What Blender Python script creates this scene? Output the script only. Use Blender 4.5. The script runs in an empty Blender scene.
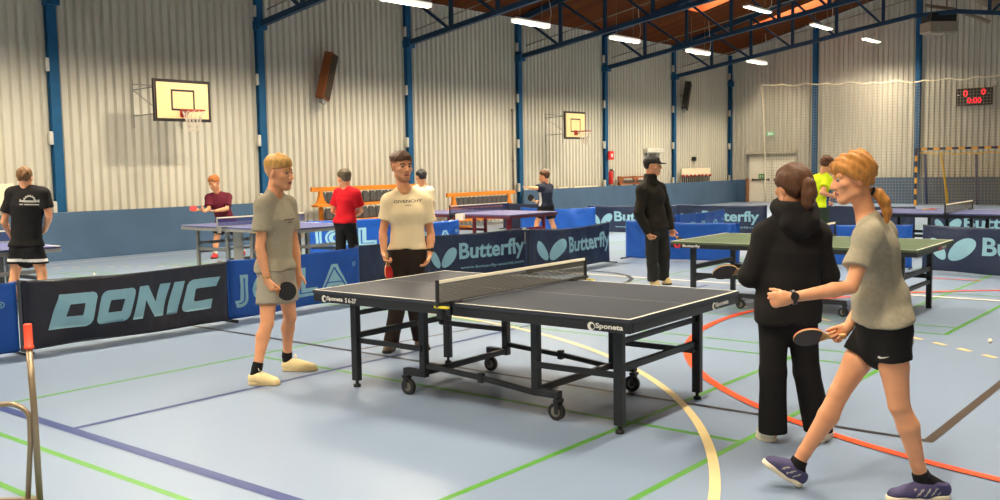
import bpy, bmesh, math, random
import numpy as np
from mathutils import Vector, Matrix
from mathutils.bvhtree import BVHTree

scn = bpy.context.scene
COL = scn.collection
PI = math.pi
random.seed(7)

# ------------------------------------------------------------------ camera
CAM = Vector((0.0, 0.0, 1.6637))
F_PX, YAW, PITCH, ROLL = 969.75, 0.6823, 0.0860, -0.0165
fw = Vector((-math.sin(YAW) * math.cos(PITCH), math.cos(YAW) * math.cos(PITCH), -math.sin(PITCH)))
rt0 = Vector((math.cos(YAW), math.sin(YAW), 0))
up0 = rt0.cross(fw)
rt = rt0 * math.cos(ROLL) + up0 * math.sin(ROLL)
up = -rt0 * math.sin(ROLL) + up0 * math.cos(ROLL)
cam = bpy.data.objects.new('camera', bpy.data.cameras.new('camera'))
COL.objects.link(cam)
cam.data.sensor_width = 36.0
cam.data.lens = F_PX / 1000 * 36.0
cam.data.clip_start = 0.05
cam.data.clip_end = 200
M = Matrix((rt, up, -fw)).transposed().to_4x4()
M.translation = CAM
cam.matrix_world = M
scn.camera = cam

# ------------------------------------------------------------------ exposure, world
scn.view_settings.view_transform = 'Standard'
scn.view_settings.look = 'None'
scn.view_settings.gamma = 1.0
scn.view_settings.use_curve_mapping = False
scn.view_settings.exposure = 0.0
w = bpy.data.worlds.new('world')
scn.world = w
w.use_nodes = True
bg = w.node_tree.nodes['Background']
bg.inputs[0].default_value = (0.55, 0.68, 0.9, 1)
bg.inputs[1].default_value = 0.6
scn.cycles.max_bounces = 7
scn.cycles.diffuse_bounces = 4
scn.cycles.glossy_bounces = 3
scn.cycles.transparent_max_bounces = 12
scn.cycles.sample_clamp_indirect = 6.0
scn.cycles.use_denoising = True

LAMP_WATTS = (150.0, 1090.0, 370.0, 540.0)   # per row, from the left wall
LAMP_COLOR = (1.0, 0.88, 0.69)
LAMP_SPREAD = math.radians(180)
TUBE_GLOW = 1.0

# hall dimensions (metres); Y runs along the left wall, X across the hall
WALL_X = -18.65
RIGHT_X = 0.45
END_Y = 38.6
BACK_Y = -4.2
EAVE_Z = 6.2
RIDGE_X = (WALL_X + RIGHT_X) / 2
SLOPE = 0.262
def roof_z(x):
    return EAVE_Z + SLOPE * (min(x, 2 * RIDGE_X - x) - WALL_X)
BAY = 4.88
COL_Y = [9.30 + BAY * i for i in range(-2, 7)]      # blue columns on the left wall

# ------------------------------------------------------------------ materials
def lin(c):
    c = c / 255.0
    return c / 12.92 if c <= 0.04045 else ((c + 0.055) / 1.055) ** 2.4
def rgb(r, g, b):
    return (lin(r), lin(g), lin(b), 1.0)
MATS = {}
def mat(name, col, rough=0.6, metal=0.0, spec=0.5, var=0.08, scale=6.0, bump=0.0, bscale=60.0, emit=None, estr=0.0, stretch=(1, 1, 1), sheen=0.0, bdist=0.01):
    if name in MATS:
        return MATS[name]
    m = bpy.data.materials.new(name)
    m.use_nodes = True
    nt = m.node_tree
    p = nt.nodes['Principled BSDF']
    p.inputs['Roughness'].default_value = rough
    p.inputs['Metallic'].default_value = metal
    p.inputs['Specular IOR Level'].default_value = spec
    if sheen:
        p.inputs['Sheen Weight'].default_value = sheen
    tc = nt.nodes.new('ShaderNodeTexCoord')
    mp = nt.nodes.new('ShaderNodeMapping')
    mp.inputs['Scale'].default_value = stretch
    nt.links.new(tc.outputs['Object'], mp.inputs['Vector'])
    no = nt.nodes.new('ShaderNodeTexNoise')
    no.inputs['Scale'].default_value = scale
    no.inputs['Detail'].default_value = 3
    nt.links.new(mp.outputs[0], no.inputs['Vector'])
    rp = nt.nodes.new('ShaderNodeValToRGB')
    rp.color_ramp.elements[0].position = 0.3
    rp.color_ramp.elements[1].position = 0.7
    rp.color_ramp.elements[0].color = tuple(c * (1 - var) for c in col[:3]) + (1,)
    rp.color_ramp.elements[1].color = tuple(min(1, c * (1 + var)) for c in col[:3]) + (1,)
    nt.links.new(no.outputs['Fac'], rp.inputs['Fac'])
    nt.links.new(rp.outputs['Color'], p.inputs['Base Color'])
    if bump:
        n2 = nt.nodes.new('ShaderNodeTexNoise')
        n2.inputs['Scale'].default_value = bscale
        n2.inputs['Detail'].default_value = 4
        nt.links.new(mp.outputs[0], n2.inputs['Vector'])
        b = nt.nodes.new('ShaderNodeBump')
        b.inputs['Strength'].default_value = bump
        b.inputs['Distance'].default_value = bdist
        nt.links.new(n2.outputs['Fac'], b.inputs['Height'])
        nt.links.new(b.outputs[0], p.inputs['Normal'])
    if emit:
        p.inputs['Emission Color'].default_value = emit
        p.inputs['Emission Strength'].default_value = estr
    MATS[name] = m
    return m

def net_mat(name, col, pitch, width, axes=('Y', 'Z')):
    """cords of a net: a grid of threads, clear between them"""
    if name in MATS:
        return MATS[name]
    m = bpy.data.materials.new(name)
    m.use_nodes = True
    nt = m.node_tree
    nt.nodes.clear()
    out = nt.nodes.new('ShaderNodeOutputMaterial')
    mix = nt.nodes.new('ShaderNodeMixShader')
    tr = nt.nodes.new('ShaderNodeBsdfTransparent')
    df = nt.nodes.new('ShaderNodeBsdfDiffuse')
    df.inputs[0].default_value = col
    tc = nt.nodes.new('ShaderNodeTexCoord')
    sp = nt.nodes.new('ShaderNodeSeparateXYZ')
    nt.links.new(tc.outputs['Object'], sp.inputs[0])
    vals = []
    for a in axes:
        d = nt.nodes.new('ShaderNodeMath'); d.operation = 'MULTIPLY'; d.inputs[1].default_value = 1 / pitch
        nt.links.new(sp.outputs[a], d.inputs[0])
        fr = nt.nodes.new('ShaderNodeMath'); fr.operation = 'FRACT'
        nt.links.new(d.outputs[0], fr.inputs[0])
        lt = nt.nodes.new('ShaderNodeMath'); lt.operation = 'LESS_THAN'; lt.inputs[1].default_value = width / pitch
        nt.links.new(fr.outputs[0], lt.inputs[0])
        vals.append(lt)
    mx = nt.nodes.new('ShaderNodeMath'); mx.operation = 'MAXIMUM'
    nt.links.new(vals[0].outputs[0], mx.inputs[0]); nt.links.new(vals[1].outputs[0], mx.inputs[1])
    nt.links.new(mx.outputs[0], mix.inputs[0])
    nt.links.new(tr.outputs[0], mix.inputs[1]); nt.links.new(df.outputs[0], mix.inputs[2])
    nt.links.new(mix.outputs[0], out.inputs[0])
    MATS[name] = m
    return m

def plank_mat(name, c0, c1, width):
    m = bpy.data.materials.new(name)
    m.use_nodes = True
    nt = m.node_tree
    p = nt.nodes['Principled BSDF']
    p.inputs['Roughness'].default_value = 0.75
    p.inputs['Specular IOR Level'].default_value = 0.15
    tc = nt.nodes.new('ShaderNodeTexCoord')
    sp = nt.nodes.new('ShaderNodeSeparateXYZ')
    nt.links.new(tc.outputs['Object'], sp.inputs[0])
    d = nt.nodes.new('ShaderNodeMath'); d.operation = 'MULTIPLY'; d.inputs[1].default_value = 1 / width
    nt.links.new(sp.outputs['Y'], d.inputs[0])
    fl = nt.nodes.new('ShaderNodeMath'); fl.operation = 'FLOOR'
    nt.links.new(d.outputs[0], fl.inputs[0])
    wn = nt.nodes.new('ShaderNodeTexWhiteNoise'); wn.noise_dimensions = '1D'
    nt.links.new(fl.outputs[0], wn.inputs['W'])
    rp = nt.nodes.new('ShaderNodeValToRGB')
    rp.color_ramp.elements[0].color = c0
    rp.color_ramp.elements[1].color = c1
    nt.links.new(wn.outputs['Value'], rp.inputs['Fac'])
    fr = nt.nodes.new('ShaderNodeMath'); fr.operation = 'FRACT'
    nt.links.new(d.outputs[0], fr.inputs[0])
    lt = nt.nodes.new('ShaderNodeMath'); lt.operation = 'LESS_THAN'; lt.inputs[1].default_value = 0.07
    nt.links.new(fr.outputs[0], lt.inputs[0])
    mx = nt.nodes.new('ShaderNodeMix'); mx.data_type = 'RGBA'
    nt.links.new(lt.outputs[0], mx.inputs['Factor'])
    nt.links.new(rp.outputs['Color'], mx.inputs[6])
    mx.inputs[7].default_value = tuple(c * 0.35 for c in c0[:3]) + (1,)
    nt.links.new(mx.outputs[2], p.inputs['Base Color'])
    return m

# ------------------------------------------------------------------ mesh builder
class MB:
    def __init__(s):
        s.v = []; s.f = []; s.m = []; s.sm = []
    def add(s, vs, fs, mi=0, smooth=False):
        b = len(s.v)
        s.v += [tuple(v) for v in vs]
        for f in fs:
            s.f.append(tuple(b + i for i in f)); s.m.append(mi); s.sm.append(smooth)
        return s
    def box(s, c, size, mi=0, rot=None):
        hx, hy, hz = size[0] / 2, size[1] / 2, size[2] / 2
        vs = [Vector((x, y, z)) for x in (-hx, hx) for y in (-hy, hy) for z in (-hz, hz)]
        if rot is not None:
            vs = [rot @ v for v in vs]
        c = Vector(c)
        return s.add([v + c for v in vs], [(0, 1, 3, 2), (4, 6, 7, 5), (0, 4, 5, 1), (2, 3, 7, 6), (0, 2, 6, 4), (1, 5, 7, 3)], mi)
    def bar(s, a, b, wdt, hgt, mi=0, upv=(0, 0, 1)):
        """rectangular bar from a to b"""
        a = Vector(a); b = Vector(b); d = (b - a)
        L = d.length; d.normalize()
        u = Vector(upv)
        if abs(u.dot(d)) > 0.95:
            u = Vector((1, 0, 0))
        x = d.cross(u).normalized(); z = x.cross(d)
        R = Matrix((x, d, z)).transposed()
        return s.box((a + b) / 2, (wdt, L, hgt), mi, R)
    def tube(s, pts, r, n=10, mi=0, caps=True, closed=False):
        pts = [Vector(p) for p in pts]
        N = len(pts)
        rr = r if isinstance(r, (list, tuple)) else [r] * N
        rings = []
        nx = None
        for i, p in enumerate(pts):
            if closed:
                t = pts[(i + 1) % N] - pts[(i - 1) % N]
            else:
                t = pts[min(i + 1, N - 1)] - pts[max(i - 1, 0)]
            if t.length < 1e-9:
                t = Vector((0, 0, 1))
            t.normalize()
            if nx is None:
                nx = t.orthogonal().normalized()
            nx = (nx - t * nx.dot(t))
            if nx.length < 1e-6:
                nx = t.orthogonal()
            nx.normalize()
            ny = t.cross(nx)
            rings.append([p + (nx * math.cos(2 * PI * k / n) + ny * math.sin(2 * PI * k / n)) * rr[i] for k in range(n)])
        vs = [v for ring in rings for v in ring]
        fs = []
        for i in range(N if closed else N - 1):
            j = (i + 1) % N
            for k in range(n):
                l = (k + 1) % n
                fs.append((i * n + k, i * n + l, j * n + l, j * n + k))
        s.add(vs, fs, mi, True)
        if caps and not closed:
            b = len(s.v) - N * n
            s.f.append(tuple(b + k for k in reversed(range(n)))); s.m.append(mi); s.sm.append(False)
            s.f.append(tuple(b + (N - 1) * n + k for k in range(n))); s.m.append(mi); s.sm.append(False)
        return s
    def prism(s, poly, o, xd, yd, depth, mi=0):
        """polygon (2-D) extruded by depth along xd x yd"""
        o = Vector(o); xd = Vector(xd); yd = Vector(yd); nd = xd.cross(yd).normalized()
        n = len(poly)
        a = [o + xd * x + yd * y for x, y in poly]
        b = [p + nd * depth for p in a]
        fs = [tuple(reversed(range(n))), tuple(range(n, 2 * n))]
        for i in range(n):
            j = (i + 1) % n
            fs.append((i, j, n + j, n + i))
        return s.add(a + b, fs, mi)
    def lathe(s, prof, c, axis='Z', n=20, mi=0):
        c = Vector(c); vs = []; fs = []
        for r, h in prof:
            for k in range(n):
                a = 2 * PI * k / n
                x, y = r * math.cos(a), r * math.sin(a)
                vs.append(c + (Vector((x, y, h)) if axis == 'Z' else Vector((x, h, y)) if axis == 'Y' else Vector((h, x, y))))
        for i in range(len(prof) - 1):
            for k in range(n):
                l = (k + 1) % n
                fs.append((i * n + k, i * n + l, (i + 1) * n + l, (i + 1) * n + k))
        return s.add(vs, fs, mi, True)
    def sphere(s, c, r, n=16, mi=0, scale=(1, 1, 1), rot=None):
        vs = []; fs = []
        m = n // 2
        for i in range(m + 1):
            t = PI * i / m
            for k in range(n):
                a = 2 * PI * k / n
                v = Vector((math.sin(t) * math.cos(a) * r * scale[0], math.sin(t) * math.sin(a) * r * scale[1], math.cos(t) * r * scale[2]))
                if rot is not None:
                    v = rot @ v
                vs.append(Vector(c) + v)
        for i in range(m):
            for k in range(n):
                l = (k + 1) % n
                fs.append((i * n + k, (i + 1) * n + k, (i + 1) * n + l, i * n + l))
        return s.add(vs, fs, mi, True)
    def mesh(s, name):
        me = bpy.data.meshes.new(name)
        me.from_pydata(s.v, [], s.f)
        me.polygons.foreach_set('material_index', s.m)
        me.polygons.foreach_set('use_smooth', s.sm)
        me.update()
        return me
    def build(s, name, mats, parent=None, bevel=0.0, fix=True):
        me = s.mesh(name)
        if fix:
            bm = bmesh.new(); bm.from_mesh(me)
            bmesh.ops.recalc_face_normals(bm, faces=bm.faces)
            bm.to_mesh(me); bm.free()
        for m in (mats if isinstance(mats, (list, tuple)) else [mats]):
            me.materials.append(m)
        o = bpy.data.objects.new(name, me)
        COL.objects.link(o)
        if parent is not None:
            o.parent = parent
        if bevel:
            b = o.modifiers.new('bevel', 'BEVEL'); b.width = bevel; b.segments = 2; b.limit_method = 'ANGLE'
        return o

def tag(o, label=None, cat=None, group=None, kind=None):
    if label: o['label'] = label
    if cat: o['category'] = cat
    if group: o['group'] = group
    if kind: o['kind'] = kind
    return o
def empty(name, loc=(0, 0, 0), rz=0.0, label=None, cat=None, group=None, kind=None):
    o = bpy.data.objects.new(name, None)
    COL.objects.link(o)
    o.location = loc
    o.rotation_euler = (0, 0, rz)
    o.empty_display_size = 0.1
    return tag(o, label, cat, group, kind)
def copy_tree(o, parent=None):
    c = o.copy(); COL.objects.link(c)
    if parent is not None: c.parent = parent
    for ch in list(o.children):
        copy_tree(ch, c)
    return c

# text as flat triangles, in units of its own size
_TXT = {}
def text2d(s, offset=0.0, shear=0.0, spacing=1.0):
    key = (s, offset, shear, spacing)
    if key not in _TXT:
        cu = bpy.data.curves.new('text', 'FONT')
        cu.body = s; cu.size = 1.0; cu.offset = offset; cu.shear = shear; cu.space_character = spacing; cu.resolution_u = 4
        ob = bpy.data.objects.new('text', cu)
        COL.objects.link(ob)
        dg = bpy.context.evaluated_depsgraph_get()
        me = bpy.data.meshes.new_from_object(ob.evaluated_get(dg))
        vs = [(v.co.x, v.co.y) for v in me.vertices]
        fs = [tuple(p.vertices) for p in me.polygons]
        bpy.data.objects.remove(ob); bpy.data.curves.remove(cu); bpy.data.meshes.remove(me)
        x0 = min(v[0] for v in vs); x1 = max(v[0] for v in vs)
        y0 = min(v[1] for v in vs); y1 = max(v[1] for v in vs)
        _TXT[key] = (vs, fs, (x0, x1, y0, y1))
    return _TXT[key]
def text_fit(s, x0, x1, y0, y1, offset=0.0, shear=0.0):
    """text stretched into a rectangle"""
    vs, fs, (a, b, c, d) = text2d(s, offset, shear)
    return [(x0 + (x - a) / (b - a) * (x1 - x0), y0 + (y - c) / (d - c) * (y1 - y0)) for x, y in vs], fs
def poly2d(outer, holes=()):
    bm = bmesh.new()
    for lp in [outer] + list(holes):
        vs = [bm.verts.new((x, y, 0)) for x, y in lp]
        for i in range(len(vs)):
            bm.edges.new((vs[i], vs[(i + 1) % len(vs)]))
    bmesh.ops.triangle_fill(bm, use_beauty=True, use_dissolve=False, edges=bm.edges[:])
    bm.verts.ensure_lookup_table(); bm.verts.index_update()
    vs = [(v.co.x, v.co.y) for v in bm.verts]
    fs = [tuple(v.index for v in f.verts) for f in bm.faces]
    bm.free()
    return vs, fs
def ellipse2d(cx, cy, a, b, ang, n=28, sharp=0.0):
    pts = []
    for k in range(n):
        t = 2 * PI * k / n
        x, y = a * math.cos(t), b * math.sin(t) * (1 - sharp * math.cos(t))
        pts.append((cx + x * math.cos(ang) - y * math.sin(ang), cy + x * math.sin(ang) + y * math.cos(ang)))
    return pts
def flat_text(mb, s, o, xd, yd, x0, x1, y0, y1, lift=0.0, mi=0, offset=0.01, shear=0.0):
    vs, fs = text_fit(s, x0, x1, y0, y1, offset, shear)
    o = Vector(o); xd = Vector(xd); yd = Vector(yd); n = xd.cross(yd).normalized() * lift
    mb.add([o + xd * x + yd * y + n for x, y in vs], fs, mi)
# ================================================================== the hall
m_floor = mat('sports_floor_blue_grey', rgb(129, 146, 170), rough=0.36, spec=0.5, var=0.02, scale=0.8, bump=0.03, bscale=3.0)
m_green = mat('line_green', rgb(84, 148, 52), rough=0.4, var=0.03)
m_blue_line = mat('line_blue', rgb(40, 58, 116), rough=0.4, var=0.03)
m_black_line = mat('line_black', rgb(30, 24, 28), rough=0.4, var=0.05)
m_brown_line = mat('line_brown', rgb(68, 53, 40), rough=0.4, var=0.12, scale=20)
m_yellow = mat('line_yellow', rgb(226, 203, 146), rough=0.4, var=0.03)
m_white_line = mat('line_white', rgb(228, 222, 205), rough=0.4, var=0.03)
m_orange_line = mat('line_orange', rgb(246, 78, 26), rough=0.4, var=0.03)

fb = MB()
fb.add([(WALL_X - 0.3, BACK_Y - 0.3, 0), (RIGHT_X + 0.3, BACK_Y - 0.3, 0), (RIGHT_X + 0.3, END_Y + 0.3, 0), (WALL_X - 0.3, END_Y + 0.3, 0)], [(0, 1, 2, 3)], 0)
_zl = [0.0]
def line(pts, wdt, mi, closed=False):
    """painted court line: a strip following pts"""
    _zl[0] += 0.00004
    z = 0.0006 + _zl[0]
    P = [Vector((p[0], p[1], 0)) for p in pts]
    L, Rr = [], []
    for i, p in enumerate(P):
        t = (P[min(i + 1, len(P) - 1)] - P[max(i - 1, 0)]).normalized()
        n = Vector((-t.y, t.x, 0)) * wdt / 2
        L.append((p.x + n.x, p.y + n.y, z)); Rr.append((p.x - n.x, p.y - n.y, z))
    vs = []
    for a, b in zip(L, Rr): vs += [a, b]
    fb.add(vs, [(2 * i + 1, 2 * i + 3, 2 * i + 2, 2 * i) for i in range(len(P) - 1)], mi)
def arc(cx, cy, r, a0, a1, n=60):
    return [(cx + r * math.cos(math.radians(a0 + (a1 - a0) * i / n)), cy + r * math.sin(math.radians(a0 + (a1 - a0) * i / n))) for i in range(n + 1)]
AX, AY, AR = -7.947, 1.688, 6.358
GR, BL, BK, BR, YE, WH, OR = 1, 2, 3, 4, 5, 6, 7
for k in range(4):                                    # badminton courts side by side
    y0 = 2.25 + 7.48 * k
    for x in (-2.47, -3.23, -7.19, -11.15, -15.11, -15.87):
        line([(x, y0), (x, y0 + 6.1)], 0.045, GR)
    for y in (y0, y0 + 0.46, y0 + 5.64, y0 + 6.1):
        line([(-2.45, y), (-15.89, y)], 0.045, GR)
    line([(-2.45, y0 + 3.05), (-7.19, y0 + 3.05)], 0.045, GR)
    line([(-11.15, y0 + 3.05), (-15.89, y0 + 3.05)], 0.045, GR)
line([(-16.5, 3.03), (-1.2, 3.03)], 0.08, BL)
line([(-6.1, 3.03), (-6.1, 12.0)], 0.05, BL)
line([(-9.4, 5.95), (-1.59, 5.95)], 0.05, BK)
line([(-1.59, 5.93), (-1.59, 14.0)], 0.06, BR)
line([(-6.6, 5.95), (-6.45, 7.8)], 0.04, BR)
line(arc(AX, AY, AR, 0, 90), 0.058, YE)
line([(-7.947, 8.046), (-10.3, 8.046)], 0.075, YE)
line(arc(-10.3, 1.688, 6.358, 90, 180), 0.075, YE)
for cx, a0, a1 in ((-7.5, 8, 90), (-10.7, 90, 172)):  # broken free-throw line
    n = int(math.radians(abs(a1 - a0)) * 9 / 0.3)
    for i in range(n):
        s0 = a0 + (a1 - a0) * i / n
        line(arc(cx, 1.8, 9.0, s0, s0 + math.degrees(0.15 / 9), 3), 0.06, YE)
for i in range(11):
    line([(-7.5 - 0.3 * i, 10.8), (-7.65 - 0.3 * i, 10.8)], 0.06, YE)
line([(-9.0, 12.25), (-1.4, 12.4)], 0.09, WH)
line(arc(-0.19, 9.76, 4.432, 90, 268, 90), 0.07, OR)
line([(-9.6, 12.2), (-8.93, 12.52), (-8.48, 12.66), (-7.99, 12.6), (-7.61, 12.38), (-7.34, 12.06), (-7.19, 11.7), (-7.19, 11.36), (-7.32, 11.1), (-7.6, 10.9)], 0.07, BK)
line([(-17.5, 0), (-17.5, 37)], 0.05, WH)
line([(-17.5, 37.2), (-1.0, 37.2)], 0.05, WH)
line([(-4.6, 14.3), (-3.2, 14.3)], 0.05, OR)
floor = fb.build('floor', [m_floor, m_green, m_blue_line, m_black_line, m_brown_line, m_yellow, m_white_line, m_orange_line], fix=False)
tag(floor, kind='structure')

m_sheet = mat('corrugated_sheet', rgb(205, 199, 182), rough=0.5, spec=0.35, var=0.05, scale=1.2, stretch=(1, 1, 0.3))
m_sheet_far = m_sheet
m_blueboard = mat('blue_painted_board', rgb(68, 94, 120), rough=0.55, var=0.09, scale=1.5, bump=0.05, bscale=8)
m_truss = mat('dark_blue_truss_steel', rgb(30, 58, 82), rough=0.55, var=0.1, spec=0.3)
m_steel_blue = mat('blue_painted_steel', rgb(26, 84, 124), rough=0.55, var=0.08, spec=0.25)
m_plain_wall = mat('plain_wall', rgb(104, 104, 104), rough=0.7, var=0.03)
m_wood_ceiling = plank_mat('wood_ceiling_boards', rgb(82, 36, 4), rgb(106, 50, 7), 0.16)

def corrugated(name, along, length, zb, ztop, place, mats):
    """trapezoid sheet: broad flats parted by narrow grooves"""
    mb = MB(); pitch = 0.19
    prof = [(0.0, 0.0), (0.09, 0.0), (0.122, -0.065), (0.158, -0.065)]
    us = []
    n = int(length / pitch) + 1
    for i in range(n):
        for (a, d) in prof:
            u = along + i * pitch + a
            if u <= along + length: us.append((u, d))
    us.append((along + length, 0.0))
    vs = []
    for u, d in us:
        vs += [place(u, d, zb), place(u, d, ztop(u))]
    mb.add(vs, [(2 * i, 2 * i + 2, 2 * i + 3, 2 * i + 1) for i in range(len(us) - 1)], 0)
    return tag(mb.build(name, mats, fix=False), kind='structure')
corrugated('wall_left', BACK_Y, END_Y - BACK_Y, 0, lambda u: EAVE_Z, lambda u, d, z: (WALL_X + d, u, z), m_sheet)
corrugated('wall_far', WALL_X, RIGHT_X - WALL_X, 0, lambda u: roof_z(u), lambda u, d, z: (u, END_Y - d, z), m_sheet)
mb = MB(); mb.box(((RIGHT_X + 0.1), (BACK_Y + END_Y) / 2, EAVE_Z / 2), (0.2, END_Y - BACK_Y, EAVE_Z)); tag(mb.build('wall_right', m_plain_wall), kind='structure')
mb = MB()
mb.prism([(WALL_X, 0), (RIGHT_X, 0), (RIGHT_X, EAVE_Z), (RIDGE_X, roof_z(RIDGE_X)), (WALL_X, EAVE_Z)], (0, BACK_Y, 0), (1, 0, 0), (0, 0, 1), 0.2)
tag(mb.build('wall_back', m_plain_wall), kind='structure')

# ceiling with openings for the roof lights
SKY_Y = [30.55, 35.75]
SX0, SX1, SHALF = -16.1, -13.0, 0.52
mb = MB()
def ceil_quad(x0, x1, y0, y1):
    mb.add([(x0, y0, roof_z(x0)), (x0, y1, roof_z(x0)), (x1, y1, roof_z(x1)), (x1, y0, roof_z(x1))], [(0, 1, 2, 3)])
ys = [BACK_Y]
for sy in SKY_Y: ys += [sy - SHALF, sy + SHALF]
ys.append(END_Y)
for i in range(len(ys) - 1):
    hole = i % 2 == 1
    for a, b in ((WALL_X, SX0), (SX0, SX1), (SX1, RIDGE_X)):
        if hole and a == SX0: continue
        ceil_quad(a, b, ys[i], ys[i + 1])
ceil_quad(RIDGE_X, RIGHT_X, BACK_Y, END_Y)
tag(mb.build('ceiling', m_wood_ceiling, fix=False), kind='structure')
m_skywood = mat('roof_light_lining_wood', rgb(214, 120, 62), rough=0.6, var=0.1, scale=4)
m_skypane = mat('roof_light_daylight', rgb(240, 240, 240), emit=(1.0, 0.86, 0.68, 1), estr=5.0)
for i, sy in enumerate(SKY_Y):
    w_ = tag(empty('window_%d' % (i + 1), (SX0, sy, roof_z(SX0))), kind='structure')
    dx = SX1 - SX0; dz = SLOPE * dx; H = 0.55
    mb = MB()
    A = [(0, -SHALF, 0), (dx, -SHALF, dz), (dx, SHALF, dz), (0, SHALF, 0)]
    B = [(x, y, z + H) for x, y, z in A]
    mb.add(A + B, [(0, 1, 5, 4), (1, 2, 6, 5), (2, 3, 7, 6), (3, 0, 4, 7)])
    mb.build('lining', m_skywood, w_)
    mb = MB(); mb.add([(x, y, z - 0.01) for x, y, z in B], [(0, 1, 2, 3)])
    mb.build('pane', m_skypane, w_)

# blue boards along the foot of the left wall, leaving the recess with the seats open
def board(name, x0, x1, y0, y1, h):
    mb = MB(); mb.box(((x0 + x1) / 2, (y0 + y1) / 2, h / 2), (x1 - x0, y1 - y0, h))
    return tag(mb.build(name, m_blueboard, bevel=0.01), kind='structure')
board('trim_1', -18.26, -18.18, BACK_Y, 14.4, 0.925)
board('trim_2', -18.26, -18.18, 23.6, END_Y - 0.12, 0.925)
board('trim_3', -18.6, -18.27, 14.34, 14.42, 0.925)
board('trim_4', -18.18, -17.72, END_Y - 0.2, END_Y - 0.12, 0.94)
board('trim_5', -15.6, RIGHT_X, END_Y - 0.2, END_Y - 0.12, 1.0)
mb = MB(); mb.box((-17.70, END_Y - 0.2, 0.49), (0.05, 0.2, 0.98)); tag(mb.build('trim_6', mat('brown_post', rgb(150, 96, 60), var=0.1)), kind='structure')
m_ledge = mat('cream_strip', rgb(226, 212, 180), rough=0.6)
for k, (a, b) in enumerate(((23.9, 24.9), (25.4, 25.9), (26.3, 27.7))):
    mb = MB(); mb.box((-18.22, (a + b) / 2, 0.945), (0.1, b - a, 0.04)); tag(mb.build('trim_%d' % (7 + k), m_ledge), kind='structure')

# blue steel columns
m_clip = mat('off_white_plastic', rgb(206, 200, 186), rough=0.6)
def column(x, y, along_left, h, nm, lab):
    e = tag(empty('steel_column', (x, y, 0)), lab, 'column', kind='structure')
    mb = MB()
    if along_left:
        mb.box((0.02, 0, h / 2), (0.02, 0.19, h)); mb.box((0.11, 0, h / 2), (0.02, 0.19, h)); mb.box((0.065, 0, h / 2), (0.08, 0.02, h))
        mb.build('shaft', m_steel_blue, e)
        mb = MB(); mb.box((0.12, 0, 4.98), (0.24, 0.25, 0.2)); mb.build('bracket', m_steel_blue, e, bevel=0.01)
        for z in (1.0, 2.35, 3.75, 5.3):
            mb = MB(); mb.box((0.10, -0.135, z), (0.08, 0.08, 0.26)); mb.build('conduit_box', m_clip, e, bevel=0.015)
    else:
        mb.box((0, -0.02, h / 2), (0.19, 0.02, h)); mb.box((0, -0.16, h / 2), (0.19, 0.02, h)); mb.box((0, -0.09, h / 2), (0.02, 0.14, h))
        mb.build('shaft', m_steel_blue, e)
    return e
ORD = ['', 'behind the camera', 'leftmost blue steel column, behind the man in black', 'blue steel column behind the fair-haired man in grey',
       'blue steel column behind the man in the white T-shirt', 'blue steel column beside the player in the navy shirt',
       'blue steel column with the red fire alarm', 'blue steel column behind the man in the black cap', 'blue steel column in the far left corner of the hall']
for i, y in enumerate(COL_Y):
    if i < 2: continue
    column(WALL_X, y, True, EAVE_Z - 0.02, 'c', ORD[i] if i > 1 else 'blue steel column on the left wall outside the picture')
for i, x in enumerate((-14.87, -10.93)):
    column(x, END_Y, False, roof_z(x) - 0.05, 'c', ['blue steel column on the far wall nearest the cream double door', 'blue steel column on the far wall behind the striped goal post',
           'blue steel column on the far wall right of the scoreboard', 'far wall column outside the picture'][i])

mb = MB(); mb.tube([(0, 0, 0.0), (0, 0, 2.5)], 0.03, 8); mb.tube([(0, 0, 2.44), (0, 0, 2.52)], 0.05, 8); mb.tube([(0, 0, 0.9), (0, 0, 0.98)], 0.045, 8)
o = mb.build('conduit_pipe', mat('grey_brown_pipe', rgb(140, 128, 110), rough=0.6)); o.location = (WALL_X + 0.04, 23.62, 0.9); tag(o, 'thin grey wall pipe just left of the column by the navy-shirted player', 'pipe', kind='structure')
# roof trusses
def truss_proto():
    e = empty('roof_truss', (0, 0, 0))
    z0 = 5.01
    cz = lambda x: z0 + 0.155 * (x + 18.46)
    mirror = lambda x: 2 * RIDGE_X - x
    peak_x = RIDGE_X - 0.7
    for sgn in (0, 1):
        fx = (lambda x: x) if sgn == 0 else mirror
        mb = MB(); mb.bar((fx(-18.5), 0, cz(-18.46)), (fx(peak_x), 0, cz(peak_x)), 0.13, 0.13); mb.build('bottom_chord', m_truss, e)
        mb = MB(); mb.bar((fx(-18.6), 0, roof_z(-18.6) - 0.1), (fx(RIDGE_X), 0, roof_z(RIDGE_X) - 0.1), 0.13, 0.15); mb.build('top_chord', m_truss, e)
        mb = MB(); mb.tube([(fx(-18.4), 0.12, cz(-18.4) + 0.33), (fx(RIDGE_X), 0.12, cz(RIDGE_X) + 0.6)], 0.016, 6); mb.build('tie_rod', m_rod, e)
        xs = [-16.99 + 1.566 * k for k in range(5)]
        for k, x in enumerate(xs):
            mb = MB(); mb.bar((fx(x), 0, cz(x)), (fx(x), 0, roof_z(x) - 0.1), 0.09, 0.09); mb.build('web_post', m_truss, e)
            xp = x - 1.35 if k == 0 else xs[k - 1]
            mb = MB(); mb.bar((fx(x - 0.06), 0, cz(x)), (fx(xp), 0, roof_z(xp) - 0.14), 0.07, 0.07); mb.build('web_brace', m_truss, e)
    mb = MB(); mb.bar((peak_x - 0.03, 0, cz(peak_x)), (mirror(peak_x) + 0.03, 0, cz(peak_x)), 0.13, 0.13); mb.build('tie_beam', m_truss, e)
    return e
m_rod = mat('galvanised_rod', rgb(150, 144, 130), rough=0.4, metal=0.6)
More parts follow.
